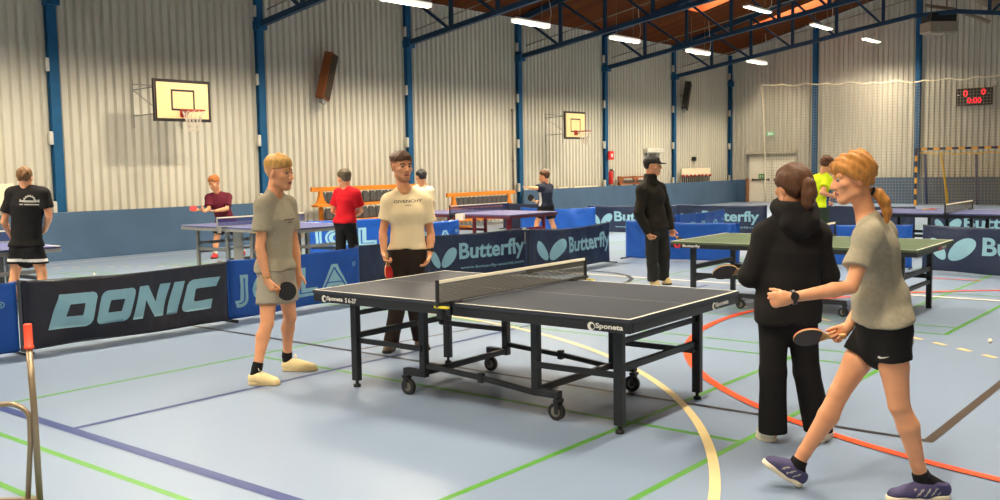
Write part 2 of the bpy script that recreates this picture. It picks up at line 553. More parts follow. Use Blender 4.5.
TL = [None, None, 'blue steel roof truss nearest the camera, over the man in black', 'blue roof truss springing from the column behind the fair-haired man',
      'blue roof truss springing from the column behind the man in white', 'blue roof truss springing from the column by the navy-shirted player',
      'blue roof truss springing from the column with the fire alarm', 'blue roof truss springing from the column behind the man in the cap']
tp = None
for i in range(2, 8):
    t = truss_proto() if tp is None else copy_tree(tp)
    tp = tp or t
    t.location = (0, COL_Y[i], 0)
    tag(t, TL[i], 'roof truss', 'blue steel roof trusses', 'structure')

# lamps
m_lamp_shell = mat('white_lamp_housing', rgb(225, 224, 218), rough=0.4)
m_tube = mat('fluorescent_tube', rgb(255, 250, 235), emit=(1.0, 0.93, 0.78, 1), estr=TUBE_GLOW)
m_cable = mat('white_cable', rgb(200, 190, 180), rough=0.6)
def lamp_proto(D, blades):
    """open-bottomed lamp along Y; D = how deep its luminous sides screen the light"""
    e = empty('ceiling_lamp', (0, 0, 0))
    L = 1.55; W2 = 0.09; T = 0.045
    mb = MB()                                           # top tray
    mb.box((0, 0, T + 0.012), (2 * W2 + 0.02, L + 0.01, 0.024)); mb.box((0, 0, T + 0.045), (0.08, L * 0.9, 0.035)); mb.build('housing', m_lamp_shell, e)
    for s_ in (-1, 1):                                  # luminous side panels
        mb = MB(); mb.box((s_ * W2, 0, T - D / 2), (0.012, L, D)); mb.build('side_diffuser', m_tube, e)
    for s_ in (-1, 1):
        mb = MB(); mb.box((0, s_ * (L / 2 - 0.006), T - D / 2), (2 * W2 - 0.012, 0.012, D)); mb.build('end_diffuser', m_tube, e)
    mb = MB()
    for k in range(1, blades): mb.box((0, -L / 2 + L * k / blades, T - 0.012 - (D - 0.015) / 2 + 0.002), (2 * W2 - 0.012, 0.003, D - 0.015))
    mb.box((0, 0, T - D + 0.012), (0.004, L - 0.02, 0.02))
    mb.build('louvre', m_lamp_shell, e)
    for y in (-0.5, 0.5):
        mb = MB(); mb.tube([(0, y, 0.1), (0, y, 0.95)], 0.006, 6); mb.build('suspension_wire', m_rod, e)
    mb = MB()
    mb.tube([(0.02, L / 2 - 0.05, 0.07), (0.05, L / 2 + 0.05, 0.12), (0.04, L / 2 + 0.12, 0.3), (0.02, L / 2 + 0.05, 0.6), (0.0, L / 2 + 0.02, 0.95)], 0.012, 6)
    mb.build('cable', m_cable, e)
    return e
def lamp_light(watts):
    ld = bpy.data.lights.new('lamp_light', 'AREA')
    ld.shape = 'RECTANGLE'; ld.size = 0.045; ld.size_y = 1.5
    ld.energy = watts; ld.color = LAMP_COLOR; ld.spread = LAMP_SPREAD
    return ld
LAMP_Y = [16.85 + 4.89 * k for k in range(-4, 5)]
VIS = {(0, 4): 'fluorescent lamp nearest the top edge over the man in white', (0, 5): 'fluorescent lamp left of the navy-shirted player\'s column',
       (0, 6): 'fluorescent lamp over the small far basketball hoop', (0, 7): 'fluorescent lamp over the man in the black cap',
       (0, 8): 'lowest fluorescent lamp, by the far left corner of the hall', (1, 6): 'fluorescent lamp between the two orange roof lights',
       (1, 7): 'fluorescent lamp just right of the far orange roof light', (1, 8): 'fluorescent lamp right of the far truss, before the far wall'}
for r_, (x, z) in enumerate(((-16.42, 5.59), (-12.03, 6.0), (-6.2, 6.0), (-1.8, 5.59))):
    lp = None
    ld = lamp_light(LAMP_WATTS[r_])
    for k, y in enumerate(LAMP_Y):
        if r_ == 2 and k == 8: continue
        t = lamp_proto(*((0.094, 8) if r_ in (0, 3) else (0.036, 30))) if lp is None else copy_tree(lp)
        first = lp is None
        if first: lp = t
        t.location = (x, y + (0.1 if r_ in (1, 2) else 0), z)
        hz = roof_z(x) - z - 0.02
        for c in t.children:
            if c.name.startswith(('suspension', 'cable')): c.scale = (1, 1, hz / 0.95)
        if first:
            lo = bpy.data.objects.new('lamp_light', ld); COL.objects.link(lo)
            lo.parent = t; lo.location = (0, 0, 0.04)
        f_ = 0.5 if (r_ == 1 and k == 8) else 0.8 if (r_ >= 2 and k <= 2) else 1.0
        for c in t.children:
            if c.type == 'LIGHT' and f_ != 1.0: c.data = lamp_light(LAMP_WATTS[r_] * f_)
        if (r_, k) in VIS: tag(t, VIS[(r_, k)], 'ceiling lamp', 'fluorescent lamps hanging from the roof')
        else: tag(t, 'fluorescent lamp outside the picture', 'ceiling lamp', 'fluorescent lamps outside the picture')
# ================================================================== table tennis tables
m_black_steel = mat('black_painted_steel', rgb(30, 31, 33), rough=0.45, var=0.1, spec=0.5)
m_dark_apron = mat('dark_table_edge', rgb(27, 28, 30), rough=0.45, var=0.08)
m_rubber = mat('black_rubber', rgb(24, 24, 25), rough=0.6)
m_caster_grey = mat('caster_tread', rgb(120, 116, 106), rough=0.6)
m_white_edge = mat('white_table_line', rgb(222, 220, 205), rough=0.5, var=0.02)
m_logo_white = mat('logo_white', rgb(222, 218, 208), rough=0.5, var=0.02)
m_tape = mat('net_tape_white', rgb(226, 218, 196), rough=0.7, var=0.03)
m_netdark = net_mat('table_net_mesh', rgb(92, 88, 78), 0.01, 0.0045, ('Y', 'Z'))
m_netblue = net_mat('table_net_mesh_blue', rgb(52, 62, 110), 0.01, 0.0045, ('Y', 'Z'))
m_netframe = mat('black_net_post', rgb(22, 22, 24), rough=0.45)
m_yellow_tag = mat('yellow_sticker', rgb(214, 196, 50), rough=0.6)

def halves(e, mtop, top_t=0.025, gap=0.012):
    """two table halves with white border and centre lines"""
    for s in (0, 1):
        x0, x1 = (0, 1.37 - gap / 2) if s == 0 else (1.37 + gap / 2, 2.74)
        mb = MB(); mb.box(((x0 + x1) / 2, 0.7625, 0.76 - top_t / 2), (x1 - x0, 1.525, top_t), 0)
        z = 0.7605
        def strip(a, b, c, d): mb.add([(a, c, z), (b, c, z), (b, d, z), (a, d, z)], [(0, 1, 2, 3)], 1)
        strip(x0, x1, 0, 0.02); strip(x0, x1, 1.505, 1.525)
        if s == 0: strip(0, 0.02, 0.02, 1.505)
        else: strip(2.72, 2.74, 0.02, 1.505)
        strip(x0 + (0.02 if s == 0 else 0), x1 - (0.02 if s else 0), 0.761, 0.7645)
        mb.build('table_half', [mtop, m_white_edge], e)
def apron(e, ma, h=0.062, t=0.03, gap=0.012):
    for s in (0, 1):
        x0, x1 = (0.004, 1.36) if s == 0 else (1.38, 2.736)
        mb = MB(); zc = 0.735 - h / 2
        mb.box(((x0 + x1) / 2, 0.004 + t / 2, zc), (x1 - x0, t, h)); mb.box(((x0 + x1) / 2, 1.521 - t / 2, zc), (x1 - x0, t, h))
        xe = x0 + t / 2 if s == 0 else x1 - t / 2
        mb.box((xe, 0.7625, zc), (t, 1.45, h))
        xi = x1 - t / 2 if s == 0 else x0 + t / 2
        mb.box((xi, 0.7625, zc), (t, 1.45, h))
        mb.build('edge_frame', ma, e, bevel=0.004)
def caster(e, x, y, dirx, r=0.058, zt=0.16):
    c = MB(); c.tube([(x, y - 0.016, r), (x, y + 0.016, r)], r, 20, 0); c.tube([(x, y - 0.0165, r), (x, y + 0.0165, r)], r * 0.6, 16, 1)
    o = c.build('caster', [m_rubber, m_caster_grey], e)
    f = MB(); f.box((x + dirx * 0.012, y - 0.026, r + 0.03), (0.03, 0.006, 0.085)); f.box((x + dirx * 0.012, y + 0.026, r + 0.03), (0.03, 0.006, 0.085)); f.box((x + dirx * 0.015, y, r + 0.075), (0.045, 0.058, 0.02))
    f.build('fork', m_black_steel, o)
def swirl(mb, o, xd, yd, cx, cy, r, lift, mi=0):
    """round swirl emblem of two crescents"""
    n = Vector(xd).cross(Vector(yd)).normalized() * lift
    O = Vector(o) + n
    a = ellipse2d(cx, cy, r, r, 0, 24)
    h = ellipse2d(cx + r * 0.32, cy - r * 0.05, r * 0.52, r * 0.62, 0.3, 20)
    vs, fs = poly2d(a, [h])
    mb.add([O + Vector(xd) * x + Vector(yd) * y for x, y in vs], fs, mi)
def net_set(name, parentless_loc, rz, mnet, mtape, label, h=0.1525, post_out=0.13, mpost=None, group=None, sticker=False):
    """net, tape, two clamp posts; origin on the table's centre line, near edge at y=0"""
    mp = mpost or m_netframe
    e = empty('table_tennis_net', parentless_loc, rz, label, 'net', group)
    y0, y1 = -post_out, 1.525 + post_out
    mb = MB(); mb.add([(0, y0, 0.008), (0, y1, 0.008), (0, y1, h), (0, y0, h)], [(0, 1, 2, 3)]); mb.build('net_mesh', mnet, e)
    mb = MB(); mb.box((0, (y0 + y1) / 2, h), (0.012, y1 - y0, 0.02)); mb.build('tape', mtape, e)
    mb = MB(); mb.tube([(0, y0, 0.012), (0, y1, 0.012)], 0.004, 6); mb.build('lower_cord', mp, e)
    for y, d in ((y0, 1), (y1, -1)):
        mb = MB(); mb.box((0, y - 0.006 * d, h / 2), (0.022, 0.02, h + 0.03)); p = mb.build('net_post', mp, e, bevel=0.003)
        mb = MB()
        mb.box((0, y + d * post_out / 2, -0.002 + 0.012), (0.05, post_out + 0.03, 0.016)); mb.box((0, y + 0.03 * d, -0.05), (0.05, 0.045, 0.09)); mb.box((0, y + d * (post_out + 0.03), 0.007), (0.07, 0.1, 0.012))
        mb.build('clamp', mp, p, bevel=0.003)
        if sticker:
            mb = MB(); mb.box((0.03, y - 0.0 * d, -0.012), (0.11, 0.03, 0.012)); mb.build('sticker', m_yellow_tag, p)
    return e

# ---- the table in the foreground
m_top_grey = mat('slate_grey_table_top', rgb(54, 58, 66), rough=0.5, var=0.05, scale=3, spec=0.25)
TX, TY, TA = -5.683, 4.746, 0.0251
T1 = empty('table_tennis_table', (TX, TY, 0), TA, 'slate grey table tennis table on a black wheeled frame in the foreground', 'table')
halves(T1, m_top_grey); apron(T1, m_dark_apron)
for x in (0.21, 2.53):
    for y in (0.23, 1.30):
        mb = MB(); mb.bar((x, y, 0.68), (x, y, 0.05), 0.062, 0.05, upv=(0, 1, 0)); mb.box((x, y, 0.69), (0.08, 0.07, 0.03)); lg = mb.build('leg', m_black_steel, T1, bevel=0.004)
        mb = MB(); mb.lathe([(0, 0.05), (0.012, 0.05), (0.012, 0.024), (0.026, 0.02), (0.028, 0.0), (0, 0.0)], (x, y, 0), n=16); mb.build('foot', m_rubber, lg)
    s = 1 if x > 1.37 else -1
    mb = MB(); mb.bar((x - 0.01 * s, 0.25, 0.40), (x - 0.01 * s, 1.28, 0.40), 0.03, 0.045); mb.bar((x - 0.01 * s, 0.25, 0.57), (x - 0.01 * s, 1.28, 0.57), 0.025, 0.035); mb.build('cross_bar', m_black_steel, T1, bevel=0.003)
for s in (-1, 1):
    xi = 1.37 + s * 0.50
    for y in (0.27, 1.255):
        mb = MB(); mb.bar((xi, y, 0.69), (xi, y, 0.16), 0.055, 0.05, upv=(0, 1, 0))
        xw = 1.37 + s * 0.66
        mb.bar((xi - s * 0.027, y, 0.172), (xw + s * 0.03, y, 0.172), 0.05, 0.05)
        mb.build('inner_upright', m_black_steel, T1, bevel=0.004)
        caster(T1, xw, y, s)
        xo = 2.53 if s > 0 else 0.21
        mb = MB(); mb.bar((xi, y - 0.03, 0.36), (xo, y - 0.03, 0.36), 0.02, 0.04); mb.tube([(xo, y - 0.05, 0.36), (xo, y - 0.02, 0.36)], 0.018, 10); mb.build('link_bar', m_black_steel, T1, bevel=0.003)
    mb = MB(); mb.bar((xi, 0.27, 0.18), (xi, 1.255, 0.18), 0.04, 0.04); mb.bar((xi, 0.27, 0.66), (xi, 1.255, 0.66), 0.04, 0.04); mb.build('cross_bar', m_black_steel, T1, bevel=0.003)
for y in (0.27, 1.255):
    mb = MB(); mb.bar((0.87, y, 0.235), (1.40, y, 0.205), 0.03, 0.035); mb.bar((1.40, y, 0.205), (1.87, y, 0.16), 0.03, 0.035); mb.box((1.40, y, 0.205), (0.04, 0.04, 0.07)); mb.build('spreader_bar', m_black_steel, T1, bevel=0.003)
mb = MB()
swirl(mb, (0, 0.004, 0), (1, 0, 0), (0, 0, 1), 2.47, 0.7, 0.026, 0.001)
flat_text(mb, 'Sponeta', (0, 0.004, 0), (1, 0, 0), (0, 0, 1), 2.50, 2.69, 0.682, 0.722, 0.001, offset=0.03)
o = mb.build('lettering', m_logo_white, T1, fix=False); o['label'] = 'white lettering at the near right end of the table edge'
mb = MB()
swirl(mb, (0, 0.004, 0), (1, 0, 0), (0, 0, 1), 0.12, 0.7, 0.026, 0.001)
flat_text(mb, 'Sponeta', (0, 0.004, 0), (1, 0, 0), (0, 0, 1), 0.15, 0.32, 0.682, 0.722, 0.001, offset=0.03)
flat_text(mb, 'S 6-37', (0, 0.004, 0), (1, 0, 0), (0, 0, 1), 0.345, 0.46, 0.685, 0.722, 0.001, offset=0.03)
o = mb.build('lettering', m_logo_white, T1, fix=False); o['label'] = 'white lettering at the left end of the table edge'
mb = MB()
swirl(mb, (2.736, 0, 0), (0, 1, 0), (0, 0, 1), 1.13, 0.7, 0.026, 0.001)
flat_text(mb, 'Sponeta', (2.736, 0, 0), (0, 1, 0), (0, 0, 1), 1.16, 1.36, 0.682, 0.722, 0.001, offset=0.03)
o = mb.build('lettering', m_logo_white, T1, fix=False); o['label'] = 'white lettering on the short end of the table edge'
def on_table(tx, ty, ta, lx, ly, z=0.76):
    return (tx + math.cos(ta) * lx - math.sin(ta) * ly, ty + math.sin(ta) * lx + math.cos(ta) * ly, z)
net_set('net', on_table(TX, TY, TA, 1.37, 0), TA, m_netdark, m_tape, 'black net with cream tape clamped across the foreground table', sticker=True, group=None)

# ---- simpler wheeled tables further off
def far_table(loc, rz, label, mtop, mapron, mleg, style='bars', group=None):
    e = empty('table_tennis_table', loc, rz, label, 'table', group)
    halves(e, mtop); apron(e, mapron, h=0.05)
    for x in (0.2, 2.54):
        for y in (0.2, 1.325):
            mb = MB(); mb.bar((x, y, 0.69), (x, y, 0.03), 0.055, 0.055, upv=(0, 1, 0)); lg = mb.build('leg', mleg, e, bevel=0.003)
            mb = MB(); mb.lathe([(0, 0.03), (0.03, 0.03), (0.032, 0), (0, 0)], (x, y, 0), n=12); mb.build('foot', m_rubber, lg)
        mb = MB(); mb.bar((x, 0.2, 0.45), (x, 1.325, 0.45), 0.035, 0.05); mb.bar((x, 0.2, 0.3), (x, 1.325, 0.3), 0.035, 0.04); mb.build('cross_bar', mleg, e)
    for s in (-1, 1):
        xi = 1.37 + s * 0.33
        for y in (0.2, 1.325):
            mb = MB(); mb.bar((xi, y, 0.69), (xi, y, 0.14), 0.07 if style == 'panel' else 0.05, 0.05, upv=(0, 1, 0)); mb.bar((xi, y, 0.15), (xi + s * 0.28, y, 0.15), 0.05, 0.045)
            mb.build('inner_upright', mleg, e)
            caster(e, xi + s * 0.25, y, s, 0.05)
            mb = MB(); mb.bar((xi, y, 0.36), (2.54 if s > 0 else 0.2, y, 0.36), 0.03, 0.05); mb.build('link_bar', mleg, e)
        mb = MB(); mb.bar((xi, 0.2, 0.2), (xi, 1.325, 0.2), 0.05, 0.05); mb.build('cross_bar', mleg, e)
    mb = MB(); mb.bar((1.04, 0.2, 0.17), (1.7, 0.2, 0.17), 0.04, 0.04); mb.bar((1.04, 1.325, 0.17), (1.7, 1.325, 0.17), 0.04, 0.04); mb.build('spreader_bar', mleg, e)
    if style == 'panel':
        for y in (0.17, 1.355):
            mb = MB(); mb.box((1.37, y, 0.38), (0.26, 0.02, 0.62)); mb.build('centre_panel', mleg, e, bevel=0.01)
    return e
m_top_green = mat('green_table_top', rgb(80, 96, 70), rough=0.55, var=0.04, spec=0.25)
m_top_blue = mat('blue_table_top', rgb(74, 80, 128), rough=0.45, var=0.04)
m_top_violet = mat('violet_blue_table_top', rgb(96, 92, 134), rough=0.42, var=0.04)
m_silver = mat('silver_grey_steel', rgb(150, 148, 140), rough=0.45, metal=0.2)
m_red_steel = mat('red_painted_steel', rgb(140, 26, 34), rough=0.45)
m_dark_red = mat('dark_red_edge', rgb(96, 36, 44), rough=0.5)
m_hazard = mat('yellow_stripe', rgb(220, 180, 40), rough=0.6)
m_redlogo = mat('logo_red', rgb(200, 40, 60), rough=0.5)

GT, GA = (-5.58, 10.02, 0), 0.03
g = far_table(GT, GA, 'olive green table tennis table with black legs beside the man in the black cap', m_top_green, m_dark_apron, m_black_steel)
mb = MB()
for ang, cx in ((2.1, 0.07), (1.0, 0.115)):
    vs, fs = poly2d(ellipse2d(cx, 0.708, 0.03, 0.016, ang, 20)); mb.add([(x, 0.003, y) for x, y in vs], fs, 0)
flat_text(mb, 'Butterfly', (0, 0.004, 0), (1, 0, 0), (0, 0, 1), 0.16, 0.38, 0.69, 0.73, 0.001, mi=1, offset=0.02)
o = mb.build('lettering', [m_redlogo, m_logo_white], g, fix=False); o['label'] = 'red and white lettering on the long side of the edge'
mb = MB()
for ang, cx in ((2.1, 0.91), (1.0, 0.955)):
    vs, fs = poly2d(ellipse2d(cx, 0.708, 0.03, 0.016, ang, 20)); mb.add([(2.737, x, y) for x, y in vs], fs, 0)
flat_text(mb, 'Butterfly', (2.736, 0, 0), (0, 1, 0), (0, 0, 1), 1.01, 1.2, 0.69, 0.73, 0.001, mi=1, offset=0.02)
o = mb.build('lettering', [m_redlogo, m_logo_white], g, fix=False); o['label'] = 'red and white lettering on the short side of the edge'
net_set('net', on_table(GT[0], GT[1], GA, 1.37, 0), GA, m_netblue, m_tape, 'dark blue net with white tape across the olive green table')

LT = (-14.58, 9.35, 0)
g = far_table(LT, 0, 'blue table tennis table with silver legs in front of the maroon-shirted player', m_top_blue, m_silver, m_silver, 'panel')
mb = MB()
for k in range(6):
    mb.prism([(0, 0), (0.06, 0), (0.09, 0.045), (0.03, 0.045)], (2.3 + k * 0.12 - 0.3, 0.0035, 0.688), (1, 0, 0), (0, 0, 1), -0.001, 0)
mb.build('hazard_stripe', m_hazard, g)
net_set('net', on_table(LT[0], LT[1], 0, 1.25, 0), 0, m_netblue, m_tape, 'net with white tape on the silver-legged blue table by the maroon-shirted player', mpost=m_silver)
FT = (-14.65, 4.42, 0)
far_table(FT, 0, 'blue table tennis table with silver legs at the left edge', m_top_blue, m_silver, m_silver, 'panel')
net_set('net', on_table(FT[0], FT[1], 0, 1.37, 0), 0, m_netblue, m_tape, 'net on the blue table at the left edge, in front of the man in black', mpost=m_silver)
MT = (-13.95, 14.1, 0)
far_table(MT, 0, 'violet-blue table tennis table on a red steel frame in front of the navy-shirted player', m_top_violet, m_dark_red, m_red_steel)
net_set('net', on_table(MT[0], MT[1], 0, 1.37, 0), 0, m_netblue, m_tape, 'dark blue net on the table with the red steel frame')
RT = (-5.75, 17.2, 0)
far_table(RT, 0, 'blue table tennis table with a black frame at the right, in front of the goal', m_top_blue, m_dark_apron, m_black_steel)
net_set('net', on_table(RT[0], RT[1], 0, 1.37, 0), 0, m_netdark, m_tape, 'dark net with cream tape on the blue table in front of the goal')
# small things on and by the tables
mb = MB(); mb.box((0, 0, 0.06), (0.2, 0.06, 0.12)); mb.box((0.02, -0.031, 0.07), (0.1, 0.004, 0.06), 1)
o = mb.build('score_counter', [m_tape, m_logo_white], bevel=0.004); o.location = (-12.40, 14.06, 0.64)
tag(o, 'white score counter hanging at the edge of the red-framed table', 'score counter')
# ================================================================== barriers
m_cloth_blue = mat('royal_blue_barrier_cloth', rgb(22, 84, 176), rough=0.42, var=0.08, scale=3, bump=0.55, bscale=4.5, bdist=0.05)
m_cloth_navy = mat('navy_barrier_cloth', rgb(36, 48, 76), rough=0.45, var=0.1, scale=3, bump=0.6, bscale=4.5, bdist=0.05)
m_cloth_black = mat('charcoal_barrier_cloth', rgb(46, 46, 56), rough=0.42, var=0.12, scale=3, bump=0.65, bscale=4, bdist=0.06)
m_letter = mat('pale_blue_print', rgb(148, 196, 212), rough=0.5, var=0.04)
m_frame = mat('black_barrier_frame', rgb(20, 20, 22), rough=0.5)

def round_rect(x0, x1, y0, y1, r, n=5):
    pts = []
    for cx, cy, a0 in ((x1 - r, y1 - r, 0), (x0 + r, y1 - r, 90), (x0 + r, y0 + r, 180), (x1 - r, y0 + r, 270)):
        for k in range(n + 1):
            a = math.radians(a0 + 90 * k / n)
            pts.append((cx + r * math.cos(a), cy + r * math.sin(a)))
    return pts
def chamfer(pts): return pts
def donic():
    out = []
    def put(outer, holes, x0, w):
        vs, fs = poly2d(outer, holes); out.append(([(x0 + x * w, y) for x, y in vs], fs))
    rr = lambda x0, x1, y0, y1, r: round_rect(x0, x1, y0, y1, r)
    D = [(0, 0), (0.86, 0), (0.95, 0.05), (1.0, 0.16), (1.0, 0.84), (0.95, 0.95), (0.86, 1), (0, 1)]
    put(D, [rr(0.32, 0.70, 0.34, 0.69, 0.02)], 0.0, 1.12)
    put(rr(0, 1, 0, 1, 0.17), [rr(0.3, 0.7, 0.32, 0.69, 0.02)], 1.24, 1.06)
    put([(0, 0), (0, 1), (0.3, 1), (0.68, 0.46), (0.68, 1), (1, 1), (1, 0), (0.72, 0), (0.32, 0.56), (0.32, 0)], [], 2.42, 1.0)
    put([(0, 0), (0, 1), (1, 1), (1, 0)], [], 3.54, 0.34)
    put([(0.16, 0), (1, 0), (1, 0.3), (0.36, 0.3), (0.32, 0.34), (0.32, 0.66), (0.36, 0.7), (1, 0.7), (1, 1), (0.16, 1), (0.05, 0.95), (0, 0.84), (0, 0.16), (0.05, 0.05)], [], 4.0, 1.0)
    W = 5.0
    return [([((x + 0.32 * y) / (W + 0.32), y) for x, y in vs], fs) for vs, fs in out]
def wings():
    a = ellipse2d(0.34, 0.50, 0.50, 0.225, math.radians(122), 26, -0.05)
    b = ellipse2d(1.20, 0.52, 0.60, 0.32, math.radians(46), 30, -0.1)
    return [([(x / 1.72, y) for x, y in vs], fs) for vs, fs in (poly2d(a), poly2d(b))]
def art(kind):
    """list of (verts in unit banner space, faces, material slot)"""
    R = []
    def put(vs, fs, x0, x1, y0, y1, mi=0):
        R.append(([(x0 + x * (x1 - x0), y0 + y * (y1 - y0)) for x, y in vs], fs, mi))
    if kind == 'DONIC':
        for vs, fs in donic(): put(vs, fs, 0.09, 0.93, 0.25, 0.77)
    elif kind == 'JOLA':
        for ch, x0, x1 in (('J', 0.03, 0.12), ('O', 0.15, 0.42), ('L', 0.47, 0.64), ('A', 0.655, 0.90)):
            vs, fs = text_fit(ch, x0, x1, 0.18, 0.74, offset=0.07); R.append((vs, fs, 0))
            dx = 0.021; vs, fs = text_fit(ch, x0 + dx, x1 - dx, 0.18 + 0.06, 0.74 - 0.06, offset=-0.03); R.append((vs, fs, 1))
        ring = ellipse2d(0.925, 0.7, 0.014, 0.045, 0, 16); inn = ellipse2d(0.925, 0.7, 0.010, 0.033, 0, 16)
        vs, fs = poly2d(ring, [inn]); R.append((vs, fs, 0))
        vs, fs = text_fit('R', 0.921, 0.93, 0.68, 0.72, 0.0); R.append((vs, fs, 0))
    elif kind == 'BUTTERFLY':
        for vs, fs in wings(): put(vs, fs, 0.05, 0.285, 0.24, 0.70)
        vs, fs = text_fit('Butterfly', 0.30, 0.93, 0.30, 0.80, offset=0.028); R.append((vs, fs, 0))
        vs, fs = text_fit('www.butterfly-world.com', 0.31, 0.92, 0.16, 0.25, offset=0.01); R.append((vs, fs, 0))
    elif kind == 'BUTTERFLY_WIDE':
        for vs, fs in wings(): put(vs, fs, 0.06, 0.37, 0.22, 0.76)
        vs, fs = text_fit('Butterfly', 0.40, 0.97, 0.28, 0.80, offset=0.028); R.append((vs, fs, 0))
    return R
def barrier(A, B, kind, mcloth, label, seed=0, H=0.68, wave=0.03, sag=0.02, group=None, tuck=0.05, crease=0.011):
    """cloth hung on a low tube frame from A to B (left to right as one faces its print)"""
    rnd = random.Random(seed)
    A = Vector((A[0], A[1], 0)); B = Vector((B[0], B[1], 0))
    d = B - A; L = d.length; d.normalize(); nrm = Vector((d.y, -d.x, 0))
    e = empty('court_barrier', (A + B) / 2, math.atan2(d.y, d.x), label, 'barrier', group)
    ph = [rnd.uniform(0, 6.28) for _ in range(6)]
    k1, k2 = rnd.uniform(4, 6), rnd.uniform(9, 13)
    def S(u, v, lift=0.0):                              # u, v in 0..1; local x along, -y to the front
        x = (u - 0.5) * L
        wv = wave * (0.55 * math.sin(k1 * u + ph[0] + 1.5 * v) + 0.3 * math.sin(k2 * u + ph[1] - 2.2 * v) + 0.18 * math.sin(23 * u + 5 * v + ph[2]))
        for cu, sg in ((0, 1), (1, -1)):                # creases running out of the top corners
            du, dv = abs(u - cu) * L, (1 - v) * H
            dist = math.hypot(du, dv)
            wv += crease * math.sin(13 * math.atan2(dv, du + 1e-6) + ph[4] + sg) * math.exp(-dist / 0.45) * min(1, dist / 0.12)
        wv += crease * 0.5 * math.sin(31 * u * L / 2.2 + 6 * v + ph[5]) * (1 - v) ** 2
        edge = min(u, 1 - u)
        wv *= min(1, edge / 0.06) * (0.35 + 0.65 * (1 - abs(2 * v - 1) ** 3))
        y = -0.03 - wv + tuck * max(0, 1 - edge / 0.035) ** 1.5
        z = 0.02 + v * (H - 0.02) - sag * 4 * u * (1 - u) * v + 0.02 * (1 - v) * (0.5 + 0.5 * math.sin(7 * u + ph[3])) * (1 - abs(2 * u - 1) ** 4)
        return Vector((x, y - lift, z))
    nu, nv = int(L * 34) + 4, 22
    vs = [S(i / nu, j / nv) for j in range(nv + 1) for i in range(nu + 1)]
    fs = [(j * (nu + 1) + i, j * (nu + 1) + i + 1, (j + 1) * (nu + 1) + i + 1, (j + 1) * (nu + 1) + i) for j in range(nv) for i in range(nu)]
    mb = MB(); mb.add(vs, fs, 0, True)
    # top hem folded over the rail
    hv = [S(i / nu, 1) + Vector((0, 0.03 * t, -0.05 * t * t)) for t in (0.0, 1.0) for i in range(nu + 1)]
    mb.add(hv, [(i, i + 1, nu + 2 + i, nu + 1 + i) for i in range(nu)], 0, True)
    o = mb.build('cloth', mcloth, e, fix=False)
    so = o.modifiers.new('thick', 'SOLIDIFY'); so.thickness = 0.003; so.offset = 1
    if kind:
        mb = MB()
        for vs2, fs2, mi in art(kind):
            bm = bmesh.new()
            bv = [bm.verts.new((x, y, 0)) for x, y in vs2]
            for f in fs2:
                try: bm.faces.new([bv[i] for i in f])
                except ValueError: pass
            for k in range(1, 72):
                bmesh.ops.bisect_plane(bm, geom=bm.verts[:] + bm.edges[:] + bm.faces[:], plane_co=(k / 72, 0, 0), plane_no=(1, 0, 0))
            for k in range(1, 20):
                bmesh.ops.bisect_plane(bm, geom=bm.verts[:] + bm.edges[:] + bm.faces[:], plane_co=(0, k / 20, 0), plane_no=(0, 1, 0))
            bm.verts.index_update()
            mb.add([S(v.co.x, v.co.y, 0.009 + 0.003 * mi) for v in bm.verts], [tuple(v.index for v in f.verts) for f in bm.faces], mi, True)
            bm.free()
        mb.build('lettering', [m_letter, mcloth], e, fix=False)
    for x in (-L / 2 + 0.02, L / 2 - 0.02):
        mb = MB(); mb.tube([(x, 0.045, 0.012), (x, 0.045, H - 0.05), (x, 0.035, H - 0.02), (x, 0.0, H - 0.008)], 0.009, 8)
        mb.tube([(x, -0.14, 0.011), (x, 0.19, 0.011)], 0.010, 8)
        mb.build('frame_post', m_frame, e)
    mb = MB(); mb.tube([(-L / 2 + 0.02, 0.0, H - 0.012), (0, 0.0, H - 0.012 - sag), (L / 2 - 0.02, 0.0, H - 0.012)], 0.007, 6); mb.build('frame_rail', m_frame, e)
    return e
BLU, NAV, BLK = m_cloth_blue, m_cloth_navy, m_cloth_black
barrier((-9.06, 1.75), (-9.1, 4.1), 'JOLA', BLU, 'royal blue barrier with the tail of its JOLA print cut by the left edge', 1, 0.68)
barrier((-9.1, 4.14), (-9.0, 6.36), 'DONIC', BLK, 'charcoal barrier printed DONIC in pale blue', 2, 0.68, wave=0.075, sag=0.03, tuck=0.12)
barrier((-9.08, 6.38), (-9.1, 8.38), 'JOLA', BLU, 'royal blue JOLA barrier behind the fair-haired man\'s bare legs', 3, 0.68)
barrier((-9.2, 8.42), (-9.42, 10.0), None, NAV, 'plain navy barrier behind the legs of the man in white', 4, 0.69)
barrier((-9.56, 10.02), (-9.4, 12.3), 'BUTTERFLY', NAV, 'navy Butterfly barrier with web address, right of the man in white', 5, 0.69, wave=0.02)
barrier((-8.98, 11.78), (-8.92, 13.98), 'BUTTERFLY_WIDE', NAV, 'creased navy Butterfly barrier behind the foreground net', 6, 0.70, wave=0.07, sag=0.05, tuck=0.12)
barrier((-14.6, 12.1), (-14.0, 14.35), 'JOLA', BLU, 'royal blue JOLA barrier behind the legs of the red-shirted player', 7, 0.68)
barrier((-12.35, 11.95), (-12.15, 13.75), 'JOLA', BLU, 'royal blue barrier with the end of its JOLA print left of the red table frame', 8, 0.68)
barrier((-14.7, 18.9), (-12.85, 19.45), None, BLU, 'plain blue barrier right of the navy-shirted player', 9, 0.66, wave=0.06, sag=0.05)
barrier((-13.35, 19.9), (-11.2, 20.5), 'BUTTERFLY', NAV, 'navy Butterfly barrier left of the man in the black cap', 10, 0.68)
barrier((-9.12, 14.72), (-6.95, 14.72), None, BLU, 'plain royal blue barrier behind the legs of the man in the black cap', 11, 0.68, tuck=0.1)
